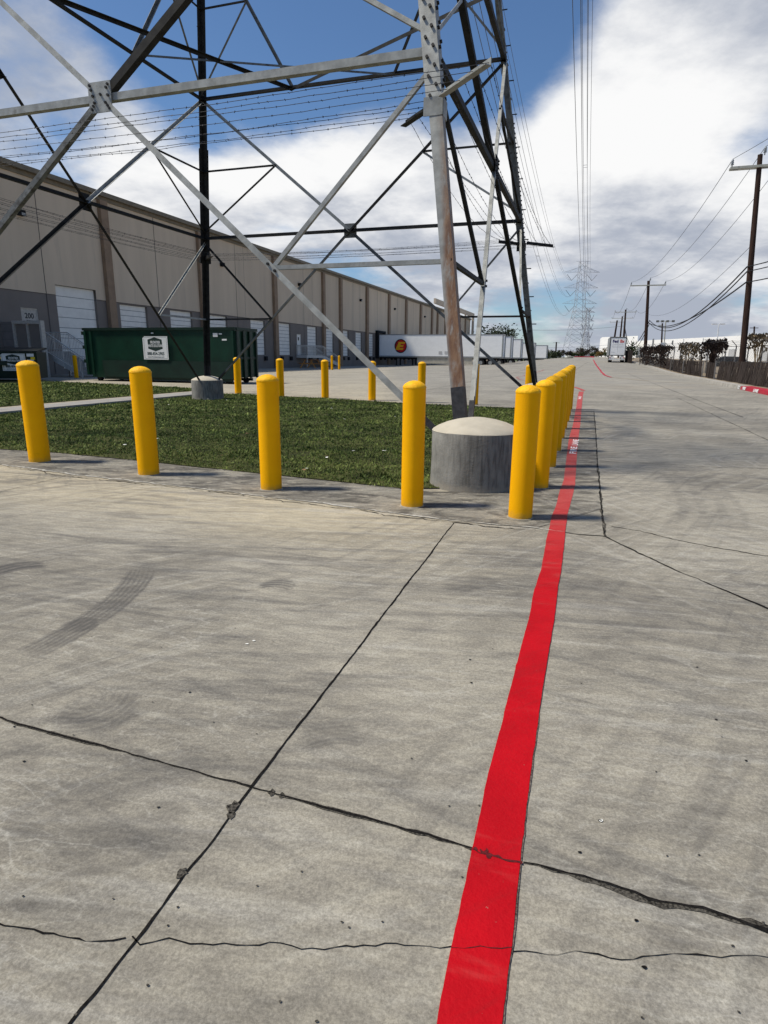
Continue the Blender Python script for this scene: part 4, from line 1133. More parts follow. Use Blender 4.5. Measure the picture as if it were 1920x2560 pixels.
# second stairs run along the wall from the landing at the door
def stairs_along():
    e = empty('dock_stairs', BW(WL, 64), 'pale metal stairs with railings behind the picnic table below a narrow door', 'stairs', 'steel stairs up to the dock doors')
    l0, w_ = WL + .05, 1.3; a0, a1, a2 = 64.0, 68.4, 73.4; zt = 1.36
    MB().obox(BW(l0, a0, zt - .3), RX * w_, UX * (a1 - a0), ZZ * .3).build('landing', 'rail_grey', e)
    for a in (a0 + .1, a1 - .2): MB().obox(BW(l0 + w_ - .12, a, 0), RX * .1, UX * .1, ZZ * (zt - .3)).build('support_post', 'rail_grey', e)
    mb = MB(); n = 7
    for i in range(n): mb.obox(BW(l0 + .06, a1 + (a2 - a1) * i / n, zt - (i + 1) * zt / 8 - .05), RX * (w_ - .12), UX * ((a2 - a1) / n), ZZ * .05)
    mb.build('treads', 'concrete_step', e)
    for l_ in (l0, l0 + w_):
        mb = MB(); mb.quadbox([BW(l_, a1, zt - .42), BW(l_, a2, -.02), BW(l_ + .05, a2, -.02), BW(l_ + .05, a1, zt - .42), BW(l_, a1, zt), BW(l_, a2, .4), BW(l_ + .05, a2, .4), BW(l_ + .05, a1, zt)])
        mb.build('stringer', 'rail_grey', e)
        mb = MB(); q = l_ + .02
        T = [BW(q, a0, zt + 1.05), BW(q, a1, zt + 1.05), BW(q, a2, 1.15)]
        mb.tube(T + [T[2] + UX * .5, T[2] + UX * .5 - ZZ * .75, T[2] - ZZ * .75], .03, 6); mb.tube([p - ZZ * .95 for p in T], .02, 5); mb.tube([p - ZZ * .12 for p in T], .02, 5)
        for i in range(41):
            a = a0 + (a2 - a0) * i / 40; z_ = zt + 1.05 if a < a1 else zt + 1.05 + (1.15 - zt - 1.05) * (a - a1) / (a2 - a1)
            mb.tube([BW(q, a, z_ - .95), BW(q, a, z_)], .03 if i % 10 == 0 else .012, 4, caps=False)
        mb.build('railing', 'rail_grey', e)
    mb = MB(); q = l0 + w_ + .02
    mb.tube([BW(l0, a0, zt + 1.05), BW(q, a0, zt + 1.05)], .03, 6)
    for i in range(9): mb.tube([BW(l0 + w_ * i / 8, a0, zt), BW(l0 + w_ * i / 8, a0, zt + 1.05)], .012, 4)
    mb.build('railing', 'rail_grey', e)


stairs_along()
# block enclosure with framed double panel in front of door 200
e = empty('block_enclosure', BW(-30, 26.9), 'grey block wall with a white framed double panel below door 200', 'enclosure')
mb = MB(); mb.obox(BW(-38, 27.05, 0), RX * 7.9, UX * .2, ZZ * 2.93); mb.build('block_wall', 'cmu', e)
mb = MB()
for z in (.4, .8, 1.2, 1.6, 2.0, 2.4, 2.8): mb.obox(BW(-38, 27.045, z), RX * 7.9, UX * .006, ZZ * .012)
mb.build('mortar_lines', 'joint_dark', e)
mb = MB(); f0, f1 = -30.1, -28.1
mb.obox(BW(f0, 26.98, 2.82), RX * (f1 - f0), UX * .25, ZZ * .16); mb.obox(BW(f0, 26.98, 0), RX * .1, UX * .25, ZZ * 2.82); mb.obox(BW(f1 - .12, 26.98, 0), RX * .12, UX * .25, ZZ * 2.82); mb.obox(BW((f0 + f1) / 2 - .04, 26.99, 0), RX * .07, UX * .2, ZZ * 2.82)
mb.build('frame', 'door_beige', e)
for k in (0, 1): MB().obox(BW(f0 + .1 + k * .93, 27.10, 0), RX * .86, UX * .04, ZZ * 2.8).build('panel', 'wall_grey', e)

# ------------------------------------------------------------------ dumpsters
def shear_sign(parent, c, X, Y, w_, h_, full=True):
    """white vinyl sign with hexagonal badge; c centre, X right, Y up, normal X x Y"""
    N_ = X.cross(Y).normalized()
    mb = MB()
    def slab(pts, d0, d1, m2=mb):
        n = len(pts); i = len(m2.v)
        for d_ in (d0, d1): m2.v += [tuple(c + X * p[0] * w_ + Y * p[1] * h_ + N_ * d_) for p in pts]
        m2.f.append(tuple(i + n + k for k in range(n))); m2.m.append(m2.k)
        for k in range(n): m2.f.append((i + k, i + (k + 1) % n, i + n + (k + 1) % n, i + n + k)); m2.m.append(m2.k)
    slab([(-.5, -.5), (.5, -.5), (.5, .5), (-.42, .5), (-.5, .42)], 0, .006)
    sg = mb.build('vinyl_sign', 'sign_white', parent)
    mb = MB(); B_ = [(-.30, .36), (-.02, .46), (.27, .36), (.29, -.03), (-.0, -.14), (-.29, -.03)]
    slab(B_, .006, .009, mb)
    for (x0, x1, y0, y1) in ((-.45, .45, .455, .465), (-.45, .46, -.455, -.445), (-.455, -.445, -.45, .4), (.455, .462, -.45, .46)): slab([(x0, y0), (x1, y0), (x1, y1), (x0, y1)], .006, .0075, mb)
    mb.build('badge', 'logo_green', sg)
    text('lettering', 'FRONTIER', h_ * .155, 'sign_white', sg, c + X * 0 * w_ + Y * .24 * h_ + N_ * .0105, X, Y, .001, .72, bold=.004)
    text('lettering', 'WASTE SOLUTIONS', h_ * .155, 'sign_white', sg, c + Y * .09 * h_ + N_ * .0105, X, Y, .001, .56, bold=.004)
    text('lettering', '888-854-2905', h_ * .19, 'logo_green', sg, c - Y * .25 * h_ + N_ * .0075, X, Y, .001, .84, bold=.005)
    text('lettering', 'www.frontierwaste.com', h_ * .10, 'logo_green', sg, c - Y * .385 * h_ + N_ * .0075, X, Y, .001, .88)
    return sg


DA, DL0, DL1, DWd, DH = 24.75, -23.2, -14.95, 1.9, 2.42
dp = empty('roll_off_dumpster', BW((DL0 + DL1) / 2, DA + DWd / 2), 'long dark green open-top roll-off dumpster with a white sign', 'dumpster')
mb = MB(); fl = .28; th = .06
P = lambda l_, a, z: BW(l_, a, z)
# four walls with thickness, floor
mb.obox(P(DL0, DA, fl), RX * (DL1 - DL0), UX * th, ZZ * (DH - fl)); mb.obox(P(DL0, DA + DWd - th, fl), RX * (DL1 - DL0), UX * th, ZZ * (DH - fl))
mb.obox(P(DL1 - th, DA + th, fl), RX * th, UX * (DWd - 2 * th), ZZ * (DH - fl)); mb.obox(P(DL0, DA + th, fl), RX * th, UX * (DWd - 2 * th), ZZ * (DH - fl)); mb.obox(P(DL0 + th, DA + th, fl), RX * (DL1 - DL0 - 2 * th), UX * (DWd - 2 * th), ZZ * .06)
mb.build('body', 'green_paint', dp)
mb = MB(); t_ = .1
mb.obox(P(DL0 - .05, DA - .06, DH - .07), RX * (DL1 - DL0 + .1), UX * .14, ZZ * .12); mb.obox(P(DL0 - .05, DA + DWd - .08, DH - .07), RX * (DL1 - DL0 + .1), UX * .14, ZZ * .12)
mb.obox(P(DL1 - .06, DA + .08, DH - .07), RX * .14, UX * (DWd - .16), ZZ * .118); mb.obox(P(DL0 - .08, DA + .08, DH - .07), RX * .14, UX * (DWd - .16), ZZ * .118)
mb.build('top_rail', 'green_dark', dp)
# side posts and lower slanted channel
for l_ in (DL0 + .02, DL0 + .35, DL1 - .16):
    MB().obox(P(l_, DA - .07, .3), RX * .12, UX * .069, ZZ * (DH - .4)).build('side_post', 'green_paint', dp)
mb = MB(); mb.quadbox([P(DL0 + 1.1, DA - .10, .22), P(DL1, DA - .10, .22), P(DL1, DA - .002, .22), P(DL0 + 1.1, DA - .002, .22), P(DL0 + .95, DA - .03, .98), P(DL1, DA - .03, .98), P(DL1, DA - .002, .98), P(DL0 + .95, DA - .002, .98)])
mb.build('lower_panel', 'green_dark', dp)
mb = MB(); mb.obox(P(DL0 + 1.0, DA - .05, .10), RX * (DL1 - DL0 - 1.2), UX * .12, ZZ * .12); mb.obox(P(DL0 + 1.0, DA + DWd - .2, .10), RX * (DL1 - DL0 - 1.2), UX * .12, ZZ * .12); mb.build('skid_rail', 'green_dark', dp)
for l_ in (DL0 + .55, DL1 - .5):
    for a in (DA + .12, DA + DWd - .3):
        mb = MB().tube([P(l_, a, .13), P(l_, a + .16, .13)], .13, 14); mb.build('roller', 'rubber', dp)
mb = MB(); mb.obox(P(DL0 + .3, DA - .02, .18), RX * .75, UX * .14, ZZ * .3); mb.build('roller_bracket', 'green_paint', dp)
for l_ in (DL1 + .004,):   # end ribs (right-hand end)
    for a in (DA + .05, DA + .6, DA + 1.15, DA + 1.72): MB().obox(P(l_, a, .25), RX * .08, UX * .12, ZZ * (DH - .35)).build('end_rib', 'green_dark', dp)
    MB().obox(P(l_, DA + .18, 1.1), RX * .05, UX * 1.5, ZZ * .1).build('end_rib', 'green_dark', dp)
for z in (.85, 1.5, 2.15): MB().obox(P(DL0 - .12, DA - .05, z), RX * .12, UX * .12, ZZ * .16).build('door_hinge', 'green_dark', dp)
shear_sign(dp, BW(-19.1, DA - .075, 1.56), RX, ZZ, 1.36, 1.04)
for (l_, z, a, b_) in ((-16.05, 2.06, .24, .16), (-15.75, 2.16 + .0, .16, .05), (-15.6, 1.90, .24, .07), (-19.35, 2.2, .14, .05)):
    MB().obox(P(l_, DA - .006, z), RX * a, UX * .005, ZZ * b_).build('sticker', 'sign_white', dp)
# small front-load dumpster
SL0, SL1, SA = -27.2, -24.75, 23.9
sdp = empty('small_dumpster', BW(-26, SA + .9), 'small black and green lidded dumpster at the left edge', 'dumpster')
mb = MB(); mb.quadbox([P(SL0, SA + .15, .12), P(SL1, SA + .15, .12), P(SL1, SA + 1.7, .12), P(SL0, SA + 1.7, .12), P(SL0 - .05, SA, 1.32), P(SL1 + .02, SA, 1.32), P(SL1 + .02, SA + 1.8, 1.32), P(SL0 - .05, SA + 1.8, 1.32)])
mb.build('body', 'green_dark', sdp)
mb = MB(); mb.quadbox([P(SL0 - .1, SA - .05, 1.325), P(SL1 + .06, SA - .05, 1.325), P(SL1 + .06, SA + 1.85, 1.46), P(SL0 - .1, SA + 1.85, 1.46), P(SL0 - .1, SA - .05, 1.38), P(SL1 + .06, SA - .05, 1.38), P(SL1 + .06, SA + 1.85, 1.54), P(SL0 - .1, SA + 1.85, 1.54)])
mb.build('lid', 'black_plastic', sdp)
mb = MB(); mb.obox(P(SL0, SA - .1, .72), RX * 1.2, UX * .14, ZZ * .2); mb.build('fork_pocket', 'green_dark', sdp)
for l_ in (SL0 + .2, SL1 - .25): MB().tube([P(l_, SA + .3, .08), P(l_ + .06, SA + .3, .08)], .08, 10).build('caster', 'rubber', sdp)
def tilted(l_, z): return BW(l_, SA + .15 * (1.32 - z) / 1.2 - .02, z)
shear_sign(sdp, tilted(-25.72, .86), RX, (ZZ * 1.2 - UX * .15).normalized(), 1.0, .78)
for (l_, z, a, b_, mt) in ((-26.95, 1.14, .32, .07, 'sign_white'), (-26.5, 1.0, .3, .09, 'sticker_yellow'), (-25.15, 1.12, .3, .13, 'sign_white'), (-25.0, .98, .18, .12, 'sticker_yellow'), (-25.15, .93, .28, .05, 'sign_white'), (-27.15, .74, .4, .13, 'sign_white')):
    q = tilted(l_, z); MB().obox(q, RX * a, UX * .006, ZZ * b_).build('sticker', mt, sdp)
sdp.rotation_euler = (0, 0, R(33)); _q = on(38, 950, 34.6); sdp.location = (_q.x, _q.y, 0)

# ------------------------------------------------------------------ picnic table
pt = empty('picnic_table', BW(-28.2, 63.6), 'brown wooden picnic table below the dock stairs', 'picnic table')
c = BW(-28.4, 62.4)
def pl(du, dr, z): return BW(-28.4 + dr, 62.4 + du, z)
s_ = 1.15
mb = MB()
for i in range(5): mb.obox(pl(-1.1 * s_, (-.42 + i * .17) * s_, .74 * s_), UX * 2.2 * s_, RX * .15 * s_, ZZ * .045)
mb.build('table_top', 'picnic_wood', pt)
for sgn in (-1, 1):
    mb = MB()
    for i in range(2): mb.obox(pl(-1.1 * s_, (sgn * .78 - .14 + i * .15) * s_, .43 * s_), UX * 2.2 * s_, RX * .13 * s_, ZZ * .045)
    mb.build('bench_seat', 'picnic_wood', pt)
for du in (-.8, .8):
    for sgn in (-1, 1): MB().bar(pl(du * s_, sgn * .78 * s_, 0), pl(du * s_, sgn * .26 * s_, .74 * s_), .05, .1).build('leg', 'picnic_orange', pt)
    MB().bar(pl(du * s_, -.85 * s_, .40 * s_), pl(du * s_, .85 * s_, .40 * s_), .05, .1).build('crossbar', 'picnic_orange', pt)

# ------------------------------------------------------------------ semi trailers
def trailer(lat0, lat1, a0, wid, hh, label, zb=1.25, skirt=False, group='white semi-trailers at the dock', z0=0):
    e = empty('semi_trailer', BW((lat0 + lat1) / 2, a0 + wid / 2, z0), label, 'trailer', group)
    mb = MB(); mb.obox(BW(lat0, a0, zb + z0), RX * (lat1 - lat0), UX * wid, ZZ * (hh - zb)); mb.build('box', 'trailer_white', e)
    mb = MB()
    mb.obox(BW(lat0 - .02, a0 - .03, hh - .1 + z0), RX * (lat1 - lat0 + .04), UX * .05, ZZ * .12); mb.obox(BW(lat0 - .02, a0 - .05, zb - .12 + z0), RX * (lat1 - lat0 + .04), UX * .1, ZZ * .2)
    mb.obox(BW(lat1 - .02, a0 - .04, zb - .1 + z0), RX * .18, UX * .14, ZZ * (hh - zb + .12)); mb.obox(BW(lat1 - .02, a0 + wid - .1, zb - .1 + z0), RX * .18, UX * .14, ZZ * (hh - zb + .12)); mb.obox(BW(lat1 - .02, a0 + .1, hh - .12 + z0), RX * .16, UX * (wid - .2), ZZ * .14)
    mb.build('frame', 'trailer_frame', e)
    for k in (0, 1): MB().obox(BW(lat1 + .005, a0 + .12 + k * (wid - .24) / 2, zb + .02 + z0), RX * .05, UX * ((wid - .24) / 2 - .02), ZZ * (hh - zb - .16)).build('rear_door', 'trailer_white', e)
    for lw in (lat1 - 1.6, lat1 - 3.0):
        for a in (a0 + .02, a0 + wid - .5):
            w_ = MB().tube([BW(lw, a, .55 + z0), BW(lw, a + .48, .55 + z0)], .55, 20).build('wheel', 'rubber', e)
            MB().tube([BW(lw, a - .015, .55 + z0), BW(lw, a + .05, .55 + z0)], .27, 14).build('rim', 'trailer_frame', w_)
    mb = MB()
    for a in (a0 + .25, a0 + wid - .4): mb.obox(BW(lat0 + 2.6, a, .05 + z0), RX * .16, UX * .16, ZZ * (zb - .1)); mb.obox(BW(lat0 + 2.5, a - .06, z0 + .01), RX * .36, UX * .28, ZZ * .06)
    mb.build('landing_gear', 'dock_black', e)
    MB().obox(BW(lat0 + .5, a0 + .5, zb - .35 + z0), RX * (lat1 - lat0 - 1), UX * (wid - 1.0), ZZ * .22).build('chassis', 'dock_black', e)
    if skirt:
        MB().obox(BW(lat0 + 6.0, a0 + .05, .34 + z0), RX * (lat1 - lat0 - 10.2), UX * .03, ZZ * (zb - .47)).build('side_skirt', 'skirt', e)
    return e


T1L0, T1L1, T1A, T1H = -30.5, -11.9, 92.0, 4.55
tr = trailer(T1L0, T1L1, T1A, 2.7, T1H, 'long white semi-trailer with a round red and yellow logo docked at the warehouse', 1.35, True)
lc = BW(-27.1, T1A - .03, 2.86); rr_ = .92
def disc(c_, r_, d_, m_name, nm, sx=.95):
    mb = MB(); n = 40; i = 0
    for d2 in (0, d_): mb.v += [tuple(c_ + RX * r_ * sx * math.cos(6.2832 * k / n) + ZZ * r_ * math.sin(6.2832 * k / n) - UX * d2) for k in range(n)]
    mb.f.append(tuple(n + k for k in range(n))); mb.m.append(0)
    for k in range(n): mb.f.append((k, (k + 1) % n, n + (k + 1) % n, n + k)); mb.m.append(0)
    return mb.build(nm, m_name, tr)


disc(lc, 1.02, .01, 'logo_black', 'round_logo'); disc(lc + RX * .03, .86, .02, 'logo_red', 'round_logo')
mb = MB()
def sl(x, z): return lc + RX * (x + z * .33) + ZZ * z - UX * .022
def slp(pts):
    i = len(mb.v); n = len(pts)
    for d2 in (0, .012): mb.v.extend([tuple(sl(*p) - UX * d2) for p in pts])
    mb.f.append(tuple(i + n + k for k in range(n))); mb.m.append(0)
    for k in range(n): mb.f.append((i + k, i + (k + 1) % n, i + n + (k + 1) % n, i + n + k)); mb.m.append(0)
slp([(-.62, -.56), (.50, -.56), (.58, -.30), (-.06, -.30), (-.06, -.13), (.42, -.13), (.42, .13), (-.06, .13), (-.06, .32), (.50, .32), (.56, .58), (-.50, .58)])
mb.build('logo_letter', 'logo_yellow', tr)
for k in range(3): MB().obox(BW(-21.2 + k * .9, T1A - .031, 1.75), RX * .5, UX * .006, ZZ * .38).build('small_decal', 'grey_ink', tr)
# black dock shelter between the trailer and the wall
sh = empty('dock_shelter', BW(WL + .4, T1A + 1.4), 'black padded dock shelter around the nose of the logo trailer', 'dock shelter')
for a in (T1A - .55, T1A + 2.85): MB().obox(BW(WL + .05, a, 1.0), RX * .42, UX * .45, ZZ * 3.75).build('side_pad', 'dock_black', sh)
mb = MB(); mb.obox(BW(WL + .05, T1A - .55, 4.76), RX * .42, UX * 3.85, ZZ * .35); mb.build('head_pad', 'dock_black', sh)
trailer(-30, -11.6, 99.5, 2.7, 4.5, 'white semi-trailer directly behind the logo trailer, only its rear end visible', 1.3)
trailer(-30, -11.4, 113, 2.7, 4.5, 'white semi-trailer, third from the camera in the dock row', 1.3)
trailer(-29, -11.2, 140, 2.7, 4.5, 'white semi-trailer, fourth and farthest clear one of the dock row', 1.3)
trailer(-27, -9.6, 156, 2.7, 4.3, 'white semi-trailer mostly hidden at the far end of the dock row', 1.3)

# parcel-carrier truck on the road, rear facing the camera
FD = 112
fx = on(1540.5, 906.5, FD); fc = V((fx.x, fx.y, terrain(fx.x, fx.y)))
fr = V((fx.x, fx.y, 0)).normalized(); fr = UX.copy(); fs_ = RX
e = empty('box_truck', fc, 'white and purple parcel delivery trailer parked on the road, its rear doors facing the camera', 'truck')
wd, hh, zb = 2.6, 4.15, 1.15
def fp(s2, d_, z): return fc + fs_ * s2 + fr * d_ + ZZ * z
mb = MB(); mb.obox(fp(-wd / 2, .06, zb), fs_ * wd, fr * 13, ZZ * (hh - zb)); mb.build('box', 'trailer_frame', e)
for k in (0, 1): MB().obox(fp(-wd / 2 + .16 + k * 1.15, 0, zb + .1), fs_ * 1.13, fr * .05, ZZ * (hh - zb - .28)).build('rear_door', 'trailer_white', e)
mb = MB(); mb.obox(fp(-wd / 2, -.03, zb - .02), fs_ * .15, fr * .08, ZZ * (hh - zb + .02)); mb.obox(fp(wd / 2 - .15, -.03, zb - .02), fs_ * .15, fr * .08, ZZ * (hh - zb + .02)); mb.obox(fp(-wd / 2 + .15, -.03, hh - .17), fs_ * (wd - .3), fr * .08, ZZ * .17); mb.build('rear_frame', 'galv_mid', e)
text('lettering', 'Fed', .62, 'purple_ink', e, fp(-.43, -.02, 3.42), fs_, ZZ, .004, 1.0, bold=.02); text('lettering', 'Ex', .62, 'orange_ink', e, fp(.60, -.02, 3.42), fs_, ZZ, .004, 1.0, bold=.02)
for z in (2.85, 2.5, 1.65): MB().obox(fp(-.9 if z > 2 else -.95, -.008, z), fs_ * (1.8 if z > 2 else .55), fr * .006, ZZ * .05).build('small_print', 'grey_ink', e)
for s2 in (-1.25, .7):
    for d_ in (1.0, 2.3): MB().tube([fp(s2, d_, .5), fp(s2 + .55, d_, .5)], .5, 18).build('wheel', 'rubber', e)
mb = MB(); mb.obox(fp(-1.25, -.05, .42), fs_ * 2.5, fr * .12, ZZ * .13); mb.obox(fp(-.55, -.05, .55), fs_ * .1, fr * .1, ZZ * .6); mb.obox(fp(.45, -.05, .55), fs_ * .1, fr * .1, ZZ * .6); mb.build('underride_guard', 'sign_white', e)
for s2 in (-1.2, .65): MB().obox(fp(s2, -.02, .6), fs_ * .55, fr * .04, ZZ * .4).build('mud_flap', 'sign_white', e)
for s2 in (-1.15, 1.0): MB().obox(fp(s2, -.06, .8), fs_ * .16, fr * .04, ZZ * .1).build('tail_light', 'logo_red', e)

# ------------------------------------------------------------------ right side: kerb, screen fence, chain-link fence
kb = MB()
def kz(y): x = kerbx(y); return V((x, y, terrain(x, y)))
ks = frange(8, 112, 52)
for y0, y1 in zip(ks[:-1], ks[1:]):
    a, b_ = kz(y0), kz(y1); kb.k = 1 if y1 < 28.9 else 0
    kb.quadbox([a - ZZ * .1, b_ - ZZ * .1, b_ + RX * .45 - ZZ * .1, a + RX * .45 - ZZ * .1, a + ZZ * .15 + RX * .04, b_ + ZZ * .15 + RX * .04, b_ + RX * .45 + ZZ * .16, a + RX * .45 + ZZ * .16])
kobj = kb.build('kerb', ['kerb', 'red_paint_kerb' if 'red_paint_kerb' in M else 'kerb']); tag(kobj, kind='structure')
mat('red_kerb', (.42, .012, .03), .6, 0, .15, 4)
kobj.data.materials[1] = M['red_kerb']
d_ = (kz(26) - kz(29)).normalized(); up_ = (ZZ * .15 + RX * .04).normalized()
for s2, yc, in (('TZ', 28.35), ('FIRE', 27.3), ('LANE', 25.3)):
    q = kz(yc) + RX * .012 + ZZ * .075
    text('kerb_lettering', s2, .17, 'sign_white', kobj, q, d_, up_, .004, 1.9, bold=.006)
# verge
vb = MB()
for y0, y1 in zip(ks[:-1], ks[1:]):
    a, b_ = kz(y0) + RX * .45 + ZZ * .12, kz(y1) + RX * .45 + ZZ * .12
    vb.poly([a, a + RX * 60, b_ + RX * 60, b_])
tag(vb.build('verge', 'dry_grass'), kind='structure')
# low screen fence: leaning dark slatted panels
sf = empty('screen_fence', kz(40) + RX * 1.0, 'low dark weathered slatted screen fence leaning along the kerb', 'fence')
segs = [(14, 26.5), (26.5, 38.6), (39.9, 42.9), (44.2, 52.6), (53.0, 61), (61.4, 71), (71.6, 79), (79.4, 90), (90.5, 100)]
rf = random.Random(4)
for (y0, y1) in segs:
    mb = MB(); y = y0
    ln = rf.uniform(-.06, .10); h0 = rf.uniform(.98, 1.08); h1 = h0 + rf.uniform(-.1, .05)
    while y < y1:
        f = (y - y0) / (y1 - y0); q = kz(y) + RX * (.95 + .05 * math.sin(y * 2.1)) + ZZ * .12; st_ = .09 + .0009 * y
        hh_ = h0 + (h1 - h0) * f + rf.gauss(0, .018)
        tilt = RX * (ln + rf.gauss(0, .02)) + UX * rf.gauss(0, .02)
        mb.bar(q + RX * rf.uniform(-.012, .012), q + ZZ * hh_ + tilt, st_ * 1.02, .02, RX)
        y += st_
    for hz in (.25, .8):
        a = kz(y0) + RX * (.985 + ln * hz) + ZZ * (.12 + hz); b_ = kz(y1) + RX * (.985 + ln * hz) + ZZ * (.12 + hz); mb.bar(a, b_, .03, .05)
    mb.build('slat_panel', 'slat', sf)
for y in (38.9, 43.3, 52.8, 61.2, 71.3, 26.5, 79.2, 90.2):
    q = kz(y) + RX * .82; MB().tube([q, q + ZZ * 1.22 + UX * rf.uniform(-.05, .12)], .035, 6).build('post', 'fence_post', sf)
# chain-link fence with barbed-wire arms
cf = empty('chain_link_fence', on(1813, 890, 60), 'tall chain-link fence with angled barbed-wire arms behind the dark screen fence', 'fence')
LN = [(1960, 50), (1920, 52), (1903, 53), (1868, 54.5), (1837, 56), (1812, 57.5), (1790, 59), (1768, 61), (1752, 62.5), (1733, 64), (1714, 66), (1700, 68), (1684, 70), (1670, 73), (1654, 76), (1640, 80), (1625, 85), (1612, 90), (1600, 95)]
cps = []
for (x_, D_) in LN:
    q = on(x_, 895, D_); cps.append(V((q.x, q.y, terrain(q.x, q.y) + .1)))
FH = 2.25
for q in cps:
    mb = MB().tube([q - ZZ * .1, q + ZZ * FH], .05, 8); po = mb.build('post', 'fence_post', cf)
    MB().tube([q + ZZ * FH, q + ZZ * (FH + .38) - V((.62, .12, 0)) * .75], .028, 6).build('barb_arm', 'fence_post', po)
mb = MB()
for a, b_ in zip(cps[:-1], cps[1:]): mb.tube([a + ZZ * (FH - .03), b_ + ZZ * (FH - .03)], .03, 6); mb.tube([a + ZZ * 1.0, b_ + ZZ * 1.0], .018, 5)
mb.build('top_rail', 'fence_post', cf)
mb = MB()
for a, b_ in zip(cps[:-1], cps[1:]):
    L = (b_ - a).length; n = int(L / .22)
    for i in range(-10, n):
        for s2 in (1, -1):
            x0 = i * .22; x1 = x0 + 2.1
            f0, f1 = x0 / L, x1 / L; z0, z1 = (.05, 2.15) if s2 == 1 else (2.15, .05)
            if f1 < 0 or f0 > 1: continue
            if f0 < 0: z0 = z0 + (z1 - z0) * (0 - f0) / (f1 - f0); f0 = 0
            if f1 > 1: z1 = z0 + (z1 - z0) * (1 - f0) / (f1 - f0); f1 = 1
            A_ = lerp(a, b_, f0) + ZZ * z0; B_ = lerp(a, b_, f1) + ZZ * z1
            if (A_ - B_).length > .05: mb.bar(A_, B_, .006, .006)
mb.build('wire_mesh', 'mesh_wire', cf)
for k in range(3):
    mb = MB(); o_ = ZZ * (FH + .12 + .12 * k) - V((.62, .12, 0)) * (.22 + .24 * k)
    for a, b_ in zip(cps[:-1], cps[1:]): mb.tube([a + o_, lerp(a, b_, .5) + o_ - ZZ * .05, b_ + o_], .012, 4, caps=False)
    mb.build('barbed_wire', 'mesh_wire', cf)


# foliage --------------------------------------------------------------
def leaves(c, rx, ry, rz, n, size, mt, name, parent, seed, gaps=.35, droop=False, hollow=.2):
    rg = random.Random(seed); mb = MB(); cl = []
    for _ in range(max(5, n // 60)):
        u_ = rg.uniform(-1, 1); a = rg.uniform(0, 6.283); r_ = rg.random() ** .4; s2 = math.sqrt(max(0, 1 - u_ * u_))
        cl.append((V((math.cos(a) * s2 * rx, math.sin(a) * s2 * ry, u_ * rz)) * r_, rg.uniform(.16, .34)))
    for i in range(n):
        cc, cr = rg.choice(cl)
        p = V(c) + cc + V((rg.gauss(0, rx * cr), rg.gauss(0, ry * cr), rg.gauss(0, rz * cr)))
        d1 = V((rg.gauss(0, 1), rg.gauss(0, 1), rg.gauss(0, .8) - (1.2 if droop else 0))).normalized(); d2 = d1.cross(V((rg.gauss(0, 1), rg.gauss(0, 1), rg.gauss(0, 1)))).normalized()
        s2 = size * rg.uniform(.6, 1.4)
        mb.poly([p - d1 * s2, p + d2 * s2 * .5, p + d1 * s2, p - d2 * s2 * .5])
    return mb.build(name, mt, parent)


def tree(p, h_, rx, mt, label, cat='tree', n=700, size=.25, trunk=.5, group=None, seed=1, name='tree', limbs=6, bark='bark'):
    e = empty(name, p, label, cat, group); p = V(p); rg = random.Random(seed)
    mb = MB(); top = p + ZZ * h_ * .7
    mb.tube([p - ZZ * .2, p + ZZ * h_ * trunk * .5 + V((.1, 0, 0)), p + ZZ * h_ * trunk, top], h_ * .03 + .03, 7, h_ * .008)
    for i in range(limbs):
        a = 6.283 * i / limbs + rg.uniform(-.4, .4); s0 = p + ZZ * h_ * rg.uniform(trunk * .5, trunk)
        e1 = s0 + V((math.cos(a) * rx * .8, math.sin(a) * rx * .8, h_ * rg.uniform(.25, .5)))
        mb.tube([s0, lerp(s0, e1, .5) + ZZ * .1 * h_ * .3, e1], h_ * .014 + .015, 5, h_ * .003 + .004)
        for q in range(3):
            b2 = lerp(s0, e1, rg.uniform(.4, .9)); mb.tube([b2, b2 + V((rg.gauss(0, rx * .25), rg.gauss(0, rx * .25), rg.uniform(0, h_ * .2)))], h_ * .006 + .008, 4, .004)
    mb.build('trunk', bark, e)
    leaves(p + ZZ * h_ * (trunk * .6 + .45), rx, rx, h_ * .36, n, size, mt, 'crown', e, seed + 50)
    return e


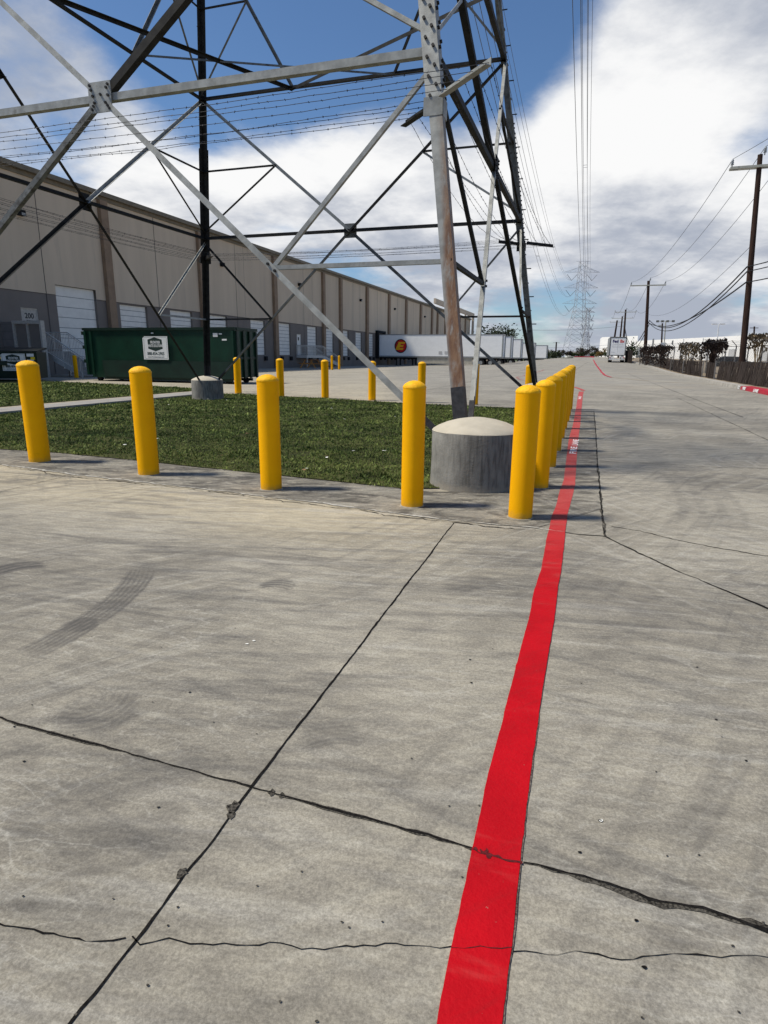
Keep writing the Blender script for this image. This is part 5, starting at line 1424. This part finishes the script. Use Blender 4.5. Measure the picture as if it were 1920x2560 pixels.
# dead vines hanging on the chain-link fence
def vine(i0, f0, i1, f1, z0, z1, mt, n, label, seed, hang=True, stem=False):
    a = lerp(cps[i0], cps[i0 + 1], f0); b_ = lerp(cps[i1], cps[min(i1 + 1, len(cps) - 1)], f1)
    rg = random.Random(seed); mb = MB()
    for k in range(n):
        f = rg.random() * 1.06 - .03; p = lerp(a, b_, f) + V((-rg.random() * .5, -.25 + rg.gauss(0, .15), 0))
        dep = (z1 - z0) * (.34 + .20 * math.sin(f * 9 + seed) + .16 * math.sin(f * 23 + seed * 2) + .1 * math.sin(f * 51))
        if not stem and rg.random() < .42: dep = (z1 - z0)
        z = z1 + .10 * math.sin(f * 13 + seed) + .05 * math.sin(f * 37) + rg.gauss(0, .05) - dep * rg.random() ** 1.1
        if stem and rg.random() < .42: z = rg.uniform(z0, z1); p = lerp(lerp(a, b_, .58), p, .22)
        z = max(z, .1)
        p = p + ZZ * z; d1 = V((rg.gauss(0, .5), rg.gauss(0, .3), -1 + rg.gauss(0, .6))).normalized(); d2 = d1.cross(V((0, 1, .2))).normalized()
        s2 = rg.uniform(.06, .16)
        mb.poly([p - d1 * s2, p + d2 * s2 * .5, p + d1 * s2, p - d2 * s2 * .5])
    for k in range(14):
        f = rg.random(); p = lerp(a, b_, f); mb.tube([p + ZZ * z1 - V((.2, .2, 0)), lerp(p, (a + b_) / 2, .6) + ZZ * (z1 * .5) - V((.1, .15, 0)), (a + b_) / 2 + V((rg.gauss(0, .15), -.1, .05))], .02, 4)
    o = mb.build('dead_vine', mt); tag(o, label, 'vine', 'dead vines on the chain-link fence'); return o


vine(5, .0, 7, .5, .2, 2.65, 'vine', 1700, 'dark mushroom-shaped dead vine clump on the fence, left of the nearest utility pole', 61, True, True)
vine(12, .5, 15, .1, .3, 2.3, 'vine', 800, 'broad dark dead vine clump on the fence beside the second utility pole, right side', 62)
vine(15, .4, 17, .6, .3, 2.25, 'vine', 750, 'dark dead vine clump on the fence, leftmost of them', 63)
vine(8, .2, 10, .8, .2, 2.5, 'vine_tan', 500, 'sparse tan dead vines between the two dark clumps', 64)
vine(1, .2, 2, .9, 1.9, 2.9, 'vine_tan', 260, 'sparse tan vine on the fence right of the nearest utility pole', 65, False)

# ------------------------------------------------------------------ utility poles and cables
def upole(base, h_, r_, arm, label, armw=1.2, seed=0, top=True, lean=None):
    e = empty('utility_pole', base, label, 'utility pole', 'wooden utility poles along the road')
    base = V(base); top_ = base + ZZ * h_ + (lean or V((0, 0, 0)))
    MB().tube([base - ZZ * .3, lerp(base, top_, .5), top_], r_, 14, r_ * .68).build('wooden_pole', 'pole_wood', e, True, auto=60)
    pts = {}
    if arm:
        z = top_ - ZZ * .62; 
        MB().bar(z - RX * armw - UX * .16, z + RX * armw - UX * .16, .1, .13).build('crossarm', 'crossarm', e)
        MB().bar(z - RX * armw + UX * .16, z + RX * armw + UX * .16, .1, .13).build('crossarm', 'crossarm', e)
        for k, q in (('l', z - RX * (armw - .1)), ('r', z + RX * (armw - .1)), ('c', top_ + RX * .22 - ZZ * .1)):
            MB().lathe(q + ZZ * .06, [(.03, 0), (.03, .12), (.10, .14), (.05, .2), (.09, .23), (.05, .3), (.08, .33), (.04, .42)], 10).build('insulator', 'insulator', e, True)
            pts[k] = q + ZZ * .5
    return e, pts, base


P1b = V((20.9, 37.6, .12)); P1b = V((on(1857, 915, 43.6).x, on(1857, 915, 43.6).y, .1))
pl1, w1, _ = upole(P1b, 12.35, .19, True, 'nearest and tallest dark wooden utility pole with pale crossarm at the right edge', 1.45, lean=V((-.62, .3, 0)))
q = on(1615, 880, 100); P2b = V((q.x, q.y, terrain(q.x, q.y)))
pl2, w2, _ = upole(P2b, on(1626, 706, 100).z - P2b.z + .2, .27, True, 'second dark wooden utility pole with crossarm, rising from the vine-covered fence', 2.35, lean=V((-.75, 0, 0)))
q = on(1557.5, 880, 175); P3b = V((q.x, q.y, terrain(q.x, q.y)))
pl3, w3, _ = upole(P3b, on(1562, 774, 175).z - P3b.z, .30, True, 'third utility pole, tall one directly behind the parcel truck', 2.6, lean=V((-.4, 0, 0)))
q = on(1547, 880, 235); P4b = V((q.x, q.y, terrain(q.x, q.y)))
pl4, w4, _ = upole(P4b, on(1549, 791, 235).z - P4b.z, .34, True, 'fourth utility pole, between two others above the parcel truck', 3.4)
q = on(1530, 880, 260); P5b = V((q.x, q.y, terrain(q.x, q.y)))
pl5, w5, _ = upole(P5b, on(1535, 801, 260).z - P5b.z, .42, True, 'leaning utility pole leftmost above the parcel truck', 2.6, lean=V((.8, 0, 0)))
P0 = {k: V((12.5, -15, 12.2)) + RX * dx_ for k, dx_ in (('l', -1.3), ('r', 1.3), ('c', .2))}


def wire(A_, B_, sag, r_, mt, label, name='overhead_cable', cat='cable', group='overhead cables between utility poles', n=20):
    pts = [lerp(A_, B_, i / n) - ZZ * (4 * sag * (i / n) * (1 - i / n)) for i in range(n + 1)]
    o = MB().tube(pts, r_, 5, caps=False).build(name, mt); tag(o, label, cat, group); return o


gl = 'overhead cables between utility poles'
for k, nm in (('l', 'left crossarm end'), ('c', 'pole top'), ('r', 'right crossarm end')):
    wire(w1[k], w2[k], 1.5, .017, 'hv_wire', 'thin conductor from the %s of the nearest pole to the second' % nm)
    wire(P0[k], w1[k], 1.2, .014, 'hv_wire', 'thin conductor rising right from the %s of the nearest pole' % nm)
    wire(w2[k], w3[k], 2.2, .025, 'hv_wire', 'thin conductor from the %s of the second pole to the third pole' % nm)
    wire(w3[k], w4[k], 1.2, .03, 'hv_wire', 'faint conductor from the %s of the third pole to the fourth' % nm)
q = V((0, 0, 0))
CB = [((1868, 667), (1624, 801), .045, 3.3), ((1867.5, 679), (1624, 808), .04, 3.3), ((1865, 706), (1623, 808), .045, 2.8)]
for i, (a, b_, r_, sg_) in enumerate(CB):
    A_ = on(a[0], a[1], 43.6); B_ = on(b_[0], b_[1], 100)
    nm = ('uppermost', 'middle', 'lowest')[i]
    wire(A_, B_, sg_ * (.62 if i < 2 else .45), r_, 'cable', '%s of three thick black cables sagging between nearest and second poles' % nm)
    C_ = A_ + (A_ - B_).normalized() * 40; C_ = V((15.5, 2, A_.z + .6))
    wire(C_, A_, .55, r_ * .7, 'cable', '%s of three black cables right of the nearest pole' % nm)
    D_ = on(1562, 812 + i * 3, 175)
    if i < 2: wire(B_, D_, 4.2 + i * .5, r_ * 1.3, 'cable', '%s black cable hanging in a deep curve between the second and third poles' % ('upper', 'lower')[i])
A_ = on(1874, 618, 43.6); B_ = on(1622, 786, 100); wire(A_, B_, 1.4, .014, 'hv_wire', 'single thin wire below the crossarm conductors, nearest to second pole')
# distant cross-country lines low over the horizon
for i, (y0, y1, D_) in enumerate(((816, 815, 260), (864, 859, 320), (871, 866, 320))):
    A_ = on(1190, y0, D_); B_ = on(1560, y1, D_)
    wire(A_, B_, 1.5, .05, 'hv_wire', ('faint distant wire crossing the sky at mid-height of the far pylon', 'upper of two faint distant wires just above the tree line', 'lower of two faint distant wires just above the tree line')[i])
for (x_, yt, D_, lb) in ((1389, 855, 300, 'tiny distant utility pole above the trees left of the far pylon'), (1654, 808, 120, 'short dark pole with a street-light arm left of the floodlight mast'), (1884, 816, 150, 'distant dark double-crossarm pole right of the nearest utility pole')):
    q = on(x_, 890, D_); q = V((q.x, q.y, terrain(q.x, q.y) if D_ > 60 else 0)); t_ = on(x_ + 2, yt, D_)
    e = empty('distant_pole', q, lb, 'pole', 'distant poles'); MB().tube([q, V((t_.x, t_.y, t_.z))], .0014 * D_, 7, .001 * D_).build('shaft', 'pole_wood', e)
    for dz_ in ((.3, 1.6) if D_ == 150 else (.35,)): MB().bar(t_ - RX * D_ * .005 - ZZ * dz_, t_ + RX * (D_ * .005 if D_ != 120 else 0) - ZZ * dz_, .12, .12).build('crossarm', 'pole_wood' if D_ != 120 else 'crossarm', e)
# parking-lot lights
q = on(1661, 880, 95); tp = on(1664.5, 803, 95); q.z = 0
e = empty('floodlight_mast', q, 'grey mast with four floodlights behind the vine fence', 'light mast'); MB().tube([q, tp], .09, 8, .07).build('mast', 'crossarm', e)
for k in (-1.05, -.45, .2, .9): MB().obox(tp + RX * (k - .12) - ZZ * .12, RX * .34, UX * .3, ZZ * .24).build('floodlight', 'dock_black', e)
MB().bar(tp - RX * 1.1, tp + RX * 1.15, .07, .07).build('bar', 'crossarm', e); MB().obox(tp - ZZ * 3.4 - RX * .25 - UX * .3, RX * .55, UX * .3, ZZ * .6).build('control_box', 'sign_white', e)
q = on(1792, 880, 88); tp = on(1797, 811, 88); q.z = 0
e = empty('parking_light', q, 'white double-headed parking lot light in front of the white building', 'street lamp'); MB().tube([q, tp], .09, 8, .06).build('mast', 'sign_white', e)
for k in (-1, 1): MB().obox(tp + RX * (k * .42 - .32) - ZZ * .02, RX * .6, UX * .35, ZZ * .14).build('lamp_head', 'sign_white', e)
MB().obox(tp - ZZ * 4.0 - RX * .3, RX * .35, UX * .3, ZZ * .6).build('control_box', 'sign_white', e)

# ------------------------------------------------------------------ white building beyond the fence
WD = 230
wb = empty('white_building', on(1700, 890, WD), 'long bright white industrial building beyond the fence on the right', 'building')
def wp(x_, y_, D_=WD): return on(x_, y_, D_)
def slab2(x0, y0, x1, y1, z0, D0, D1, name, mt, dep=25):
    a = on(x0, y0, D0); b_ = on(x1, y1, D1); dpt = V((.3, 1, 0)).normalized() * dep
    P_ = [V((a.x, a.y, z0)), V((b_.x, b_.y, z0)), V((b_.x, b_.y, z0)) + dpt, V((a.x, a.y, z0)) + dpt]
    T_ = [a, b_, b_ + dpt, a + dpt]
    return MB().quadbox(P_ + T_).build(name, mt, wb)


slab2(1505.5, 843, 1595, 839.5, 0, 335, 275, 'tall_wing', 'white_wall')
slab2(1594, 852, 1990, 832, 0, 300, 110, 'long_wall', 'white_wall')
def at_long(x_, y_):
    f = (x_ - 1594) / (1990 - 1594)
    a = on(1594, 852, 300); b_ = on(1990, 832, 110); d = raydir(x_, y_)
    # intersect ray with wall plane
    n_ = (b_ - a).cross(ZZ).normalized(); t_ = (a - CAM).dot(n_) / d.dot(n_); return CAM + d * (t_ * .998)


a = on(1594, 852, 300); b_ = on(1990, 832, 110); wdir = (b_ - a); wdir.z = 0; wdir.normalize(); wn_ = wdir.cross(ZZ)
if wn_.dot(-a) < 0: wn_ = -wn_
for x_, yt in ((1709.5, 847), (1758.5, 845), (1811.5, 842.5), (1868, 840)):
    q = at_long(x_, yt); MB().obox(V((q.x, q.y, 0)), wdir * .35, wn_ * .1, ZZ * q.z).build('wall_seam', 'white_wall_seam', wb)
for (x_, y_, w_, h2) in ((1630, 867, 3.2, 2.8), (1630, 876, 2.4, 1.4), (1680, 860, 1.6, 1.0)):
    q = at_long(x_, y_); MB().obox(q, wdir * w_, wn_ * .12, ZZ * h2).build('window', 'glass_dark', wb)
for x_ in (1822, 1700, 1900, 1765):
    q = at_long(x_, 887); MB().obox(V((q.x, q.y, 1.2)), wdir * 4, wn_ * .12, ZZ * 2.2).build('dock_opening', 'white_wall_seam', wb)
# parked car between the fence and the white building
q = on(1836, 886, 88); q.z = .2
e = empty('parked_car', q, 'dark parked car seen through the fence left of the nearest utility pole', 'car')
X_ = V((.93, -.37, 0)); Y_ = V((.37, .93, 0))
prof = [(-2.2, .35), (2.2, .35), (2.25, .85), (1.35, 1.0), (.75, 1.55), (-1.1, 1.6), (-1.9, 1.1), (-2.25, 1.0)]
mb = MB(); n = len(prof)
for d_ in (-.85, .85): mb.v += [tuple(q + X_ * x_ * 1.1 + Y_ * d_ + ZZ * z * .95) for x_, z in prof]
mb.f += [tuple(range(n))[::-1], tuple(range(n, 2 * n))]; mb.m += [0, 0]
for k in range(n): mb.f.append((k, (k + 1) % n, n + (k + 1) % n, n + k)); mb.m.append(0)
mb.build('body', 'car_dark', e)
mb = MB(); mb.obox(q + X_ * -1.0 - Y_ * .87 + ZZ * 1.05, X_ * 1.6, Y_ * .01, ZZ * .36); mb.build('side_window', 'glass_dark', e)
for x_ in (-1.5, 1.5):
    for d_ in (-.9, .72): MB().tube([q + X_ * x_ + Y_ * d_ + ZZ * .36, q + X_ * x_ + Y_ * (d_ + .18) + ZZ * .36], .36, 14).build('wheel', 'rubber', e)

# ------------------------------------------------------------------ far pylons and conductors
def pylon(D_, xc, ybase, ytop, wpx, label, mt, arms, seed=0, r0=.12, yaw=0.):
    """arms: list of (y_tip_level, y_upper_root, half width px)"""
    c = on(xc, ybase, D_); top = on(xc, ytop, D_).z
    zb = c.z
    e = empty('far_pylon', V((c.x, c.y, zb)), label, 'transmission tower', 'distant transmission towers')
    px = D_ / 1560.
    Xd = V((math.cos(yaw), math.sin(yaw), 0)); Yd = V((-math.sin(yaw), math.cos(yaw), 0))
    Hh = top - zb; hb = wpx * px / 2
    def half(z):
        f = (z - zb) / Hh
        return hb * (1 - f / .55) + hb * .36 * (f / .55) if f < .55 else hb * .36 - hb * .10 * (f - .55) / .45
    def C(i, z):
        h_ = half(z); sx = (-1, 1, 1, -1)[i]; sy = (-1, -1, 1, 1)[i]; return V((c.x, c.y, z)) + Xd * h_ * sx + Yd * h_ * sy
    lv = [zb + Hh * f for f in (0, .13, .24, .34, .42, .49, .55, .61, .67, .73, .79, .85, .90, .95, 1.0)]
    for i in range(4):
        MB().tube([C(i, z) for z in lv], r0 * .95, 4).build('leg', mt, e)
    mb = MB()
    for i in range(4):
        j = (i + 1) % 4
        for k, (z0, z1) in enumerate(zip(lv[:-1], lv[1:])):
            mb.bar(C(i, z0), C(j, z1), r0, r0)
            if k < 5: mb.bar(C(j, z0), C(i, z1), r0, r0)
            if k in (1, 2, 3, 4, 6, 9, 12): mb.bar(C(i, z1), C(j, z1), r0, r0)
    mb.build('lattice', mt, e)
    tips = []
    for (yl, yu, hw) in arms:
        zl = on(xc, yl, D_).z; zu = on(xc, yu, D_).z
        for s2 in (-1, 1):
            mb = MB(); tip = V((c.x, c.y, zl)) + Xd * s2 * hw * px
            rt = [C(0 if s2 < 0 else 1, zl), C(3 if s2 < 0 else 2, zl)]; ru = [C(0 if s2 < 0 else 1, zu), C(3 if s2 < 0 else 2, zu)]
            for q in rt + ru: mb.bar(q, tip, r0 * .8, r0 * .8)
            for f in (.33, .66):
                mb.bar(lerp(rt[0], tip, f), lerp(ru[0], tip, f), r0 * .6, r0 * .6); mb.bar(lerp(rt[0], tip, f), lerp(ru[0], tip, f - .33), r0 * .6, r0 * .6)
            mb.build('cross_arm', mt, e)
            vb_ = V((c.x, c.y, zl - 18 * px)) + Xd * s2 * (hw * .58) * px
            mb = MB(); mb.tube([V((c.x, c.y, zl - 5 * px)) + Xd * s2 * (hw * .86) * px, vb_], r0 * 1.0, 6); mb.tube([V((c.x, c.y, zl - 5 * px)) + Xd * s2 * (hw * .28) * px, vb_], r0 * 1.0, 6)
            mb.build('v_insulator', 'galv_mid', e); tips.append(vb_)
    MB().bar(V((c.x, c.y, top)) - Xd * 16 * px, V((c.x, c.y, top)) + Xd * 16 * px, r0, r0).build('peak_bar', mt, e)
    return e, tips


fp1, tips = pylon(290, 1438, 893, 654, 54, 'distant steel lattice pylon with six arms over the end of the road', 'tower_far', [(681, 669, 40), (720, 708, 40), (759, 747, 40)], r0=.085)
fp2, tips2 = pylon(520, 1461, 891, 770, 22, 'second fainter lattice pylon partly hidden behind the far pylon', 'tower_far', [(781, 776, 16), (803, 798, 16), (825, 819, 16)], r0=.17)
# twin-bundle conductors: from arms overhead to the far pylon
ghv = 'high-voltage conductors to the far pylon'
near = {0: (-10.95, 41.0), 1: (-2.95, 41.0), 2: (-9.5, 33.5), 3: (-2.7, 33.5), 4: (-8.0, 26.0), 5: (-2.55, 26.0)}
NMS = ['top left', 'top right', 'middle left', 'middle right', 'bottom left', 'bottom right']
for i in range(6):
    lt, z = near[i]
    for s2 in (-.23, .23):
        A_ = BW(lt + s2, 12, z); B_ = tips[i] + RX * s2
        wire(A_, B_, 9.5, .022, 'hv_wire', '%s wire of the %s conductor pair running to the far pylon' % ('left' if s2 < 0 else 'right', NMS[i]), 'high_voltage_wire', 'power line', ghv, 60)
    if i in (0, 1, 3, 4):
        f = .12 + .05 * i; c_ = lerp(BW(lt, 12, z), tips[i], f) - ZZ * 4 * 9.5 * f * (1 - f)
        mb = MB()
        for d_ in (-.25, .25): mb.bar(c_ - RX * .23 + UX * d_ * 2, c_ + RX * .23 + UX * d_ * 2, .03, .03)
        tag(mb.build('spacer_damper', 'hv_wire'), 'small spacer bar clamped between the %s conductor pair' % NMS[i], 'wire spacer', 'spacers on the conductors')

# ------------------------------------------------------------------ far end of the road: kerbs, houses, trees
kb = MB()
ep = [(1420, 894.5), (1436, 893), (1460, 892.2), (1478, 893), (1488, 895), (1510, 897.5), (1530, 900)]
E_ = [on(a, b_, 205 if i < 4 else 205 - (i - 3) * 18) for i, (a, b_) in enumerate(ep)]
for i, (a, b_) in enumerate(zip(E_[:-1], E_[1:])):
    a = V((a.x, a.y, terrain(a.x, a.y))); b_ = V((b_.x, b_.y, terrain(b_.x, b_.y))); kb.k = 1 if i in (1, 2, 3) else 0
    kb.quadbox([a - ZZ * .1, b_ - ZZ * .1, b_ - ZZ * .1 + V((0, 1, 0)), a - ZZ * .1 + V((0, 1, 0)), a + ZZ * .28, b_ + ZZ * .28, b_ + ZZ * .28 + V((0, 1, 0)), a + ZZ * .28 + V((0, 1, 0))])
ko = kb.build('kerb', ['kerb', 'red_kerb']); tag(ko, kind='structure')
rc_ = MB()
ribbon(rc_, [(1483, 899.5), (1490, 912), (1497, 923), (1505, 932), (1513.6, 939), (1528, 943.8)], .18, .01, .15, z=.02, mi=0, step=1.0, seed=70)
ribbon(rc_, [(1528, 943.8), (1600, 951), (1700, 958), (1790, 962)], .10, .02, .3, z=.02, mi=1, step=.5, seed=71)
mat('tan_stain', (.42, .33, .20), .9, 0, .2, 2)
ro = rc_.build('fire_lane_stripe', ['red_kerb', 'tan_stain']); tag(ro, kind='structure')
rc_ = MB(); ribbon(rc_, [(1336, 943), (1315, 951), (1300, 949), (1290, 944), (1360, 925)], .05, .02, .6, z=.02, mi=0, step=.3, seed=72)
ro = rc_.build('faded_red_line', ['red_kerb']); tag(ro, kind='structure')
# pale far lot edge / planting bed on the left of the crest
vb = MB(); P_ = [on(x_, 899, D_) for x_, D_ in ((1250, 165), (1432, 165), (1432, 320), (1250, 320))]
vb.poly([V((p.x, p.y, terrain(p.x, min(p.y, 240)) + .15)) for p in P_]); tag(vb.build('verge', 'leaf_green'), kind='structure')
kb = MB(); kb.bar(on(1250, 905, 163), on(1385, 902.5, 163), .3, .3); kb.bar(on(1385, 902.5, 163), on(1432, 893.5, 205), .3, .3); tag(kb.build('kerb', ['kerb']), kind='structure')
# houses
def house(x0, x1, ye, yr, D_, label, base=896):
    a = on(x0, ye, D_); b_ = on(x1, ye, D_); zr = on(x0, yr, D_).z; mid = (a + b_) / 2
    e = empty('house', V((mid.x, mid.y, 1)), label, 'house', 'white houses beyond the road'); dp_ = V((0, 8, 0)); z0 = 0
    mb = MB().quadbox([V((a.x, a.y, z0)), V((b_.x, b_.y, z0)), V((b_.x, b_.y, z0)) + dp_, V((a.x, a.y, z0)) + dp_, a, b_, b_ + dp_, a + dp_]); wl_ = mb.build('wall', 'house_white', e)
    mb = MB(); A_, B_ = a - V((.3, .3, 0)), b_ + V((.3, -.3, 0)); r1, r2 = V((a.x + (b_.x - a.x) * .12, a.y + 4, zr)), V((b_.x - (b_.x - a.x) * .12, b_.y + 4, zr))
    mb.poly([A_, B_, r2, r1]); mb.poly([A_ + V((0, 8.6, 0)), B_ + V((0, 8.6, 0)), r2, r1]); mb.poly([A_, r1, A_ + V((0, 8.6, 0))]); mb.poly([B_, r2, B_ + V((0, 8.6, 0))])
    mb.build('roof', 'house_roof' if x0 > 1300 else 'house_roof', e)
    n = max(2, int((x1 - x0) / 9)); 
    for k in range(n):
        q = lerp(a, b_, (k + .35) / n); MB().obox(V((q.x, q.y - .06, a.z - 1.9)), V(((b_.x - a.x) / n * .3, 0, 0)), V((0, .05, 0)), ZZ * 1.2).build('window', 'glass_dark', e)


house(1332, 1362, 882, 873, 290, 'white gabled house behind bare trees, right of the trailers'); house(1355, 1378, 880, 872, 300, 'white house just right of another white house behind the bare trees')
house(1427, 1497, 883, 878, 285, 'long low white building behind the bushes at the end of the road')
# trees and bushes
q = on(1238, 892, 175); tree(V((q.x, q.y, 0)), on(1240, 816, 175).z - 0, 4.4, 'leaf_dark', 'dark green tree rising behind the white trailers', n=2600, size=.34, seed=5, trunk=.35)
rt_ = random.Random(12)
TR = [(1330, 870, 9, 0), (1352, 868, 8, 0), (1372, 871, 8, 1), (1392, 875, 7, 0), (1408, 872, 9, 1), (1425, 878, 7, 0), (1445, 866, 9, 0), (1462, 872, 8, 0), (1474, 866, 9, 1), (1490, 868, 8, 0), (1502, 872, 9, 3), (1512, 880, 7, 2), (1384, 886, 6, 2), (1400, 884, 7, 0), (1418, 884, 6, 0), (1436, 886, 7, 2), (1452, 887, 6, 2), (1480, 887, 7, 2), (1496, 887, 7, 3), (1345, 884, 7, 2), (1365, 886, 7, 0), (1518, 888, 6, 2)]
ORD = ['first', 'second', 'third', 'fourth', 'fifth', 'sixth', 'seventh', 'eighth', 'ninth', 'tenth', 'eleventh', 'twelfth', 'thirteenth', 'fourteenth', 'fifteenth', 'sixteenth', 'seventeenth', 'eighteenth', 'nineteenth', 'twentieth', 'twenty-first', 'twenty-second']
RK = [sorted(x[0] for x in TR).index(q[0]) for q in TR]
KD = ['leaf_brown', 'leaf_brown', 'leaf_green', 'leaf_yellow']; KW = ['bare brownish tree', 'bare grey-brown tree', 'green shrub', 'yellowish tree']
for i, (x_, y_, w_, k) in enumerate(TR):
    D_ = 240 + (i % 5) * 6; q = on(x_, 895, D_); q.z = far_terrain(q.x, min(q.y, 243)) * .9; hh_ = on(x_, y_, D_).z - q.z
    where = 'left of the far pylon' if x_ < 1410 else ('under the far pylon' if x_ < 1470 else 'by the white building')
    tree(q, max(1.8, hh_), w_ * D_ / 1560 * 1.1, KD[k], '%s %s, %s from left in the tree line' % (KW[k], where, ORD[RK[i]]), n=420 if k > 1 else 330, size=.28, seed=20 + i, trunk=.3, group='trees at the end of the road')
for i, (x_, y_, D_, w_) in enumerate(((1377, 886, 172, 1.6), (1389, 889, 174, 1.3), (1356, 890, 172, 1.2), (1333, 892, 170, 1.1))):
    q = on(x_, 902, D_); q.z = terrain(q.x, q.y); o = leaves(q + ZZ * .8, w_, w_, .9, 900, .14, 'leaf_dark', 'bush', None, 90 + i)
    tag(o, ('largest rounded dark bush beside the road crest', 'dark bush touching the right side of the largest bush', 'low dark bush left of the largest bush', 'small low bush right of the last trailer')[i], 'bush', 'bushes left of the road crest')
q = on(1577, 880, 118); q.z = terrain(q.x, q.y); tree(q, on(1577, 858, 118).z - q.z, 1.0, 'leaf_green', 'small light green tree right of the parcel truck', n=700, size=.16, seed=77, trunk=.3)
# wooden screen beyond the truck
e = empty('board_fence', on(1570, 895, 119), 'dark board fence standing just right of the parcel truck', 'fence')
a = on(1562, 905, 116); b_ = on(1580, 906, 106); a.z = terrain(a.x, a.y); b_.z = terrain(b_.x, b_.y)
mb = MB(); n = 24
for i in range(n): q = lerp(a, b_, i / n); mb.bar(q, q + ZZ * 2.0, .3, .05, RX)
mb.build('boards', 'slat', e)
yb = MB(); q = gt(1247, 909); yb.quadbox([q + V(v_) for v_ in ((-.7, -.2, 0), (.7, -.2, 0), (.7, .5, 0), (-.7, .5, 0), (-.45, -.05, .25), (.45, -.05, .25), (.45, .3, .25), (-.45, .3, .25))])
tag(yb.build('wheel_stop', 'yellow_paint'), 'small yellow wheel stop on the pavement under the trailers', 'wheel stop')

# ------------------------------------------------------------------ grass and litter
av = [(p.x, p.y, .47) for p in peds.values()]
g1 = grass(island, 'grass', 1900, 1, avoid=av); tag(g1, 'short dark green grass on the lawn under the tower', 'grass', kind='stuff')
g2 = grass(lawn2, 'grass', 1500, 2, 1.3); tag(g2, 'rougher green grass on the lawn beyond the thin kerb', 'grass', kind='stuff')


def flat_bits(pts, name, mt, label, cat, size, seed):
    rg = random.Random(seed); mb = MB()
    for p in pts:
        a = rg.uniform(0, 6.283); n = 7
        ring = [V((p.x + math.cos(a + 6.283 * k / n) * size * rg.uniform(.5, 1.2), p.y + math.sin(a + 6.283 * k / n) * size * .8 * rg.uniform(.5, 1.1), p.z + rg.uniform(0, size * (.4 if size > .02 else .1)))) for k in range(n)]
        mb.poly(ring)
    o = mb.build(name, mt); tag(o, label, cat, kind='stuff'); return o


rl = random.Random(31)
pts = [gp(x_, y_, LZ + .055) for x_, y_ in ((269, 1050), (618, 1084), (553, 1140), (762, 1175), (815, 1140), (880, 1020), (730, 1042), (1300, 1050))]
flat_bits(pts, 'fallen_leaves', 'dead_leaf', 'brown fallen leaves scattered on the lawn', 'leaves', .035, 3)
pts = [gp(x_, y_, LZ + .06) for x_, y_ in ((395, 1097), (312, 1112), (884, 1127), (961, 1127), (767, 1171), (816, 1144), (829, 1021), (987, 1042), (862, 1048), (520, 998), (566, 1000), (420, 1012))]
flat_bits(pts, 'litter_scraps', 'litter_white', 'small pale paper scraps scattered on the lawn', 'litter', .028, 4)
pts = [gt(rl.uniform(0, 1920), rl.uniform(1360, 2560)) + ZZ * .003 for _ in range(45)]
o = flat_bits(pts, 'pavement_debris', 'joint_grit', 'tiny dark leaf and bark fragments on the pavement', 'debris', .004, 5)
pts = [gt(*p) + ZZ * .003 for p in ((617, 1611), (36, 1818), (475, 1732), (1453, 1710), (1178, 1708), (1742, 1669), (1790, 1800), (1865, 1903), (1610, 2420), (1500, 2053), (1590, 2303), (1450, 2132), (60, 1905), (1175, 1650), (395, 2020))]
flat_bits(pts[1:], 'bark_fragments', 'joint', 'dark bark chips lying on the pavement', 'debris', .006, 6)
flat_bits([gt(617, 1611) + ZZ * .003, gt(1502, 2053) + ZZ * .003, gt(634, 1603) + ZZ * .003], 'white_chips', 'litter_white', 'tiny white chips on the pavement', 'debris', .009, 7)
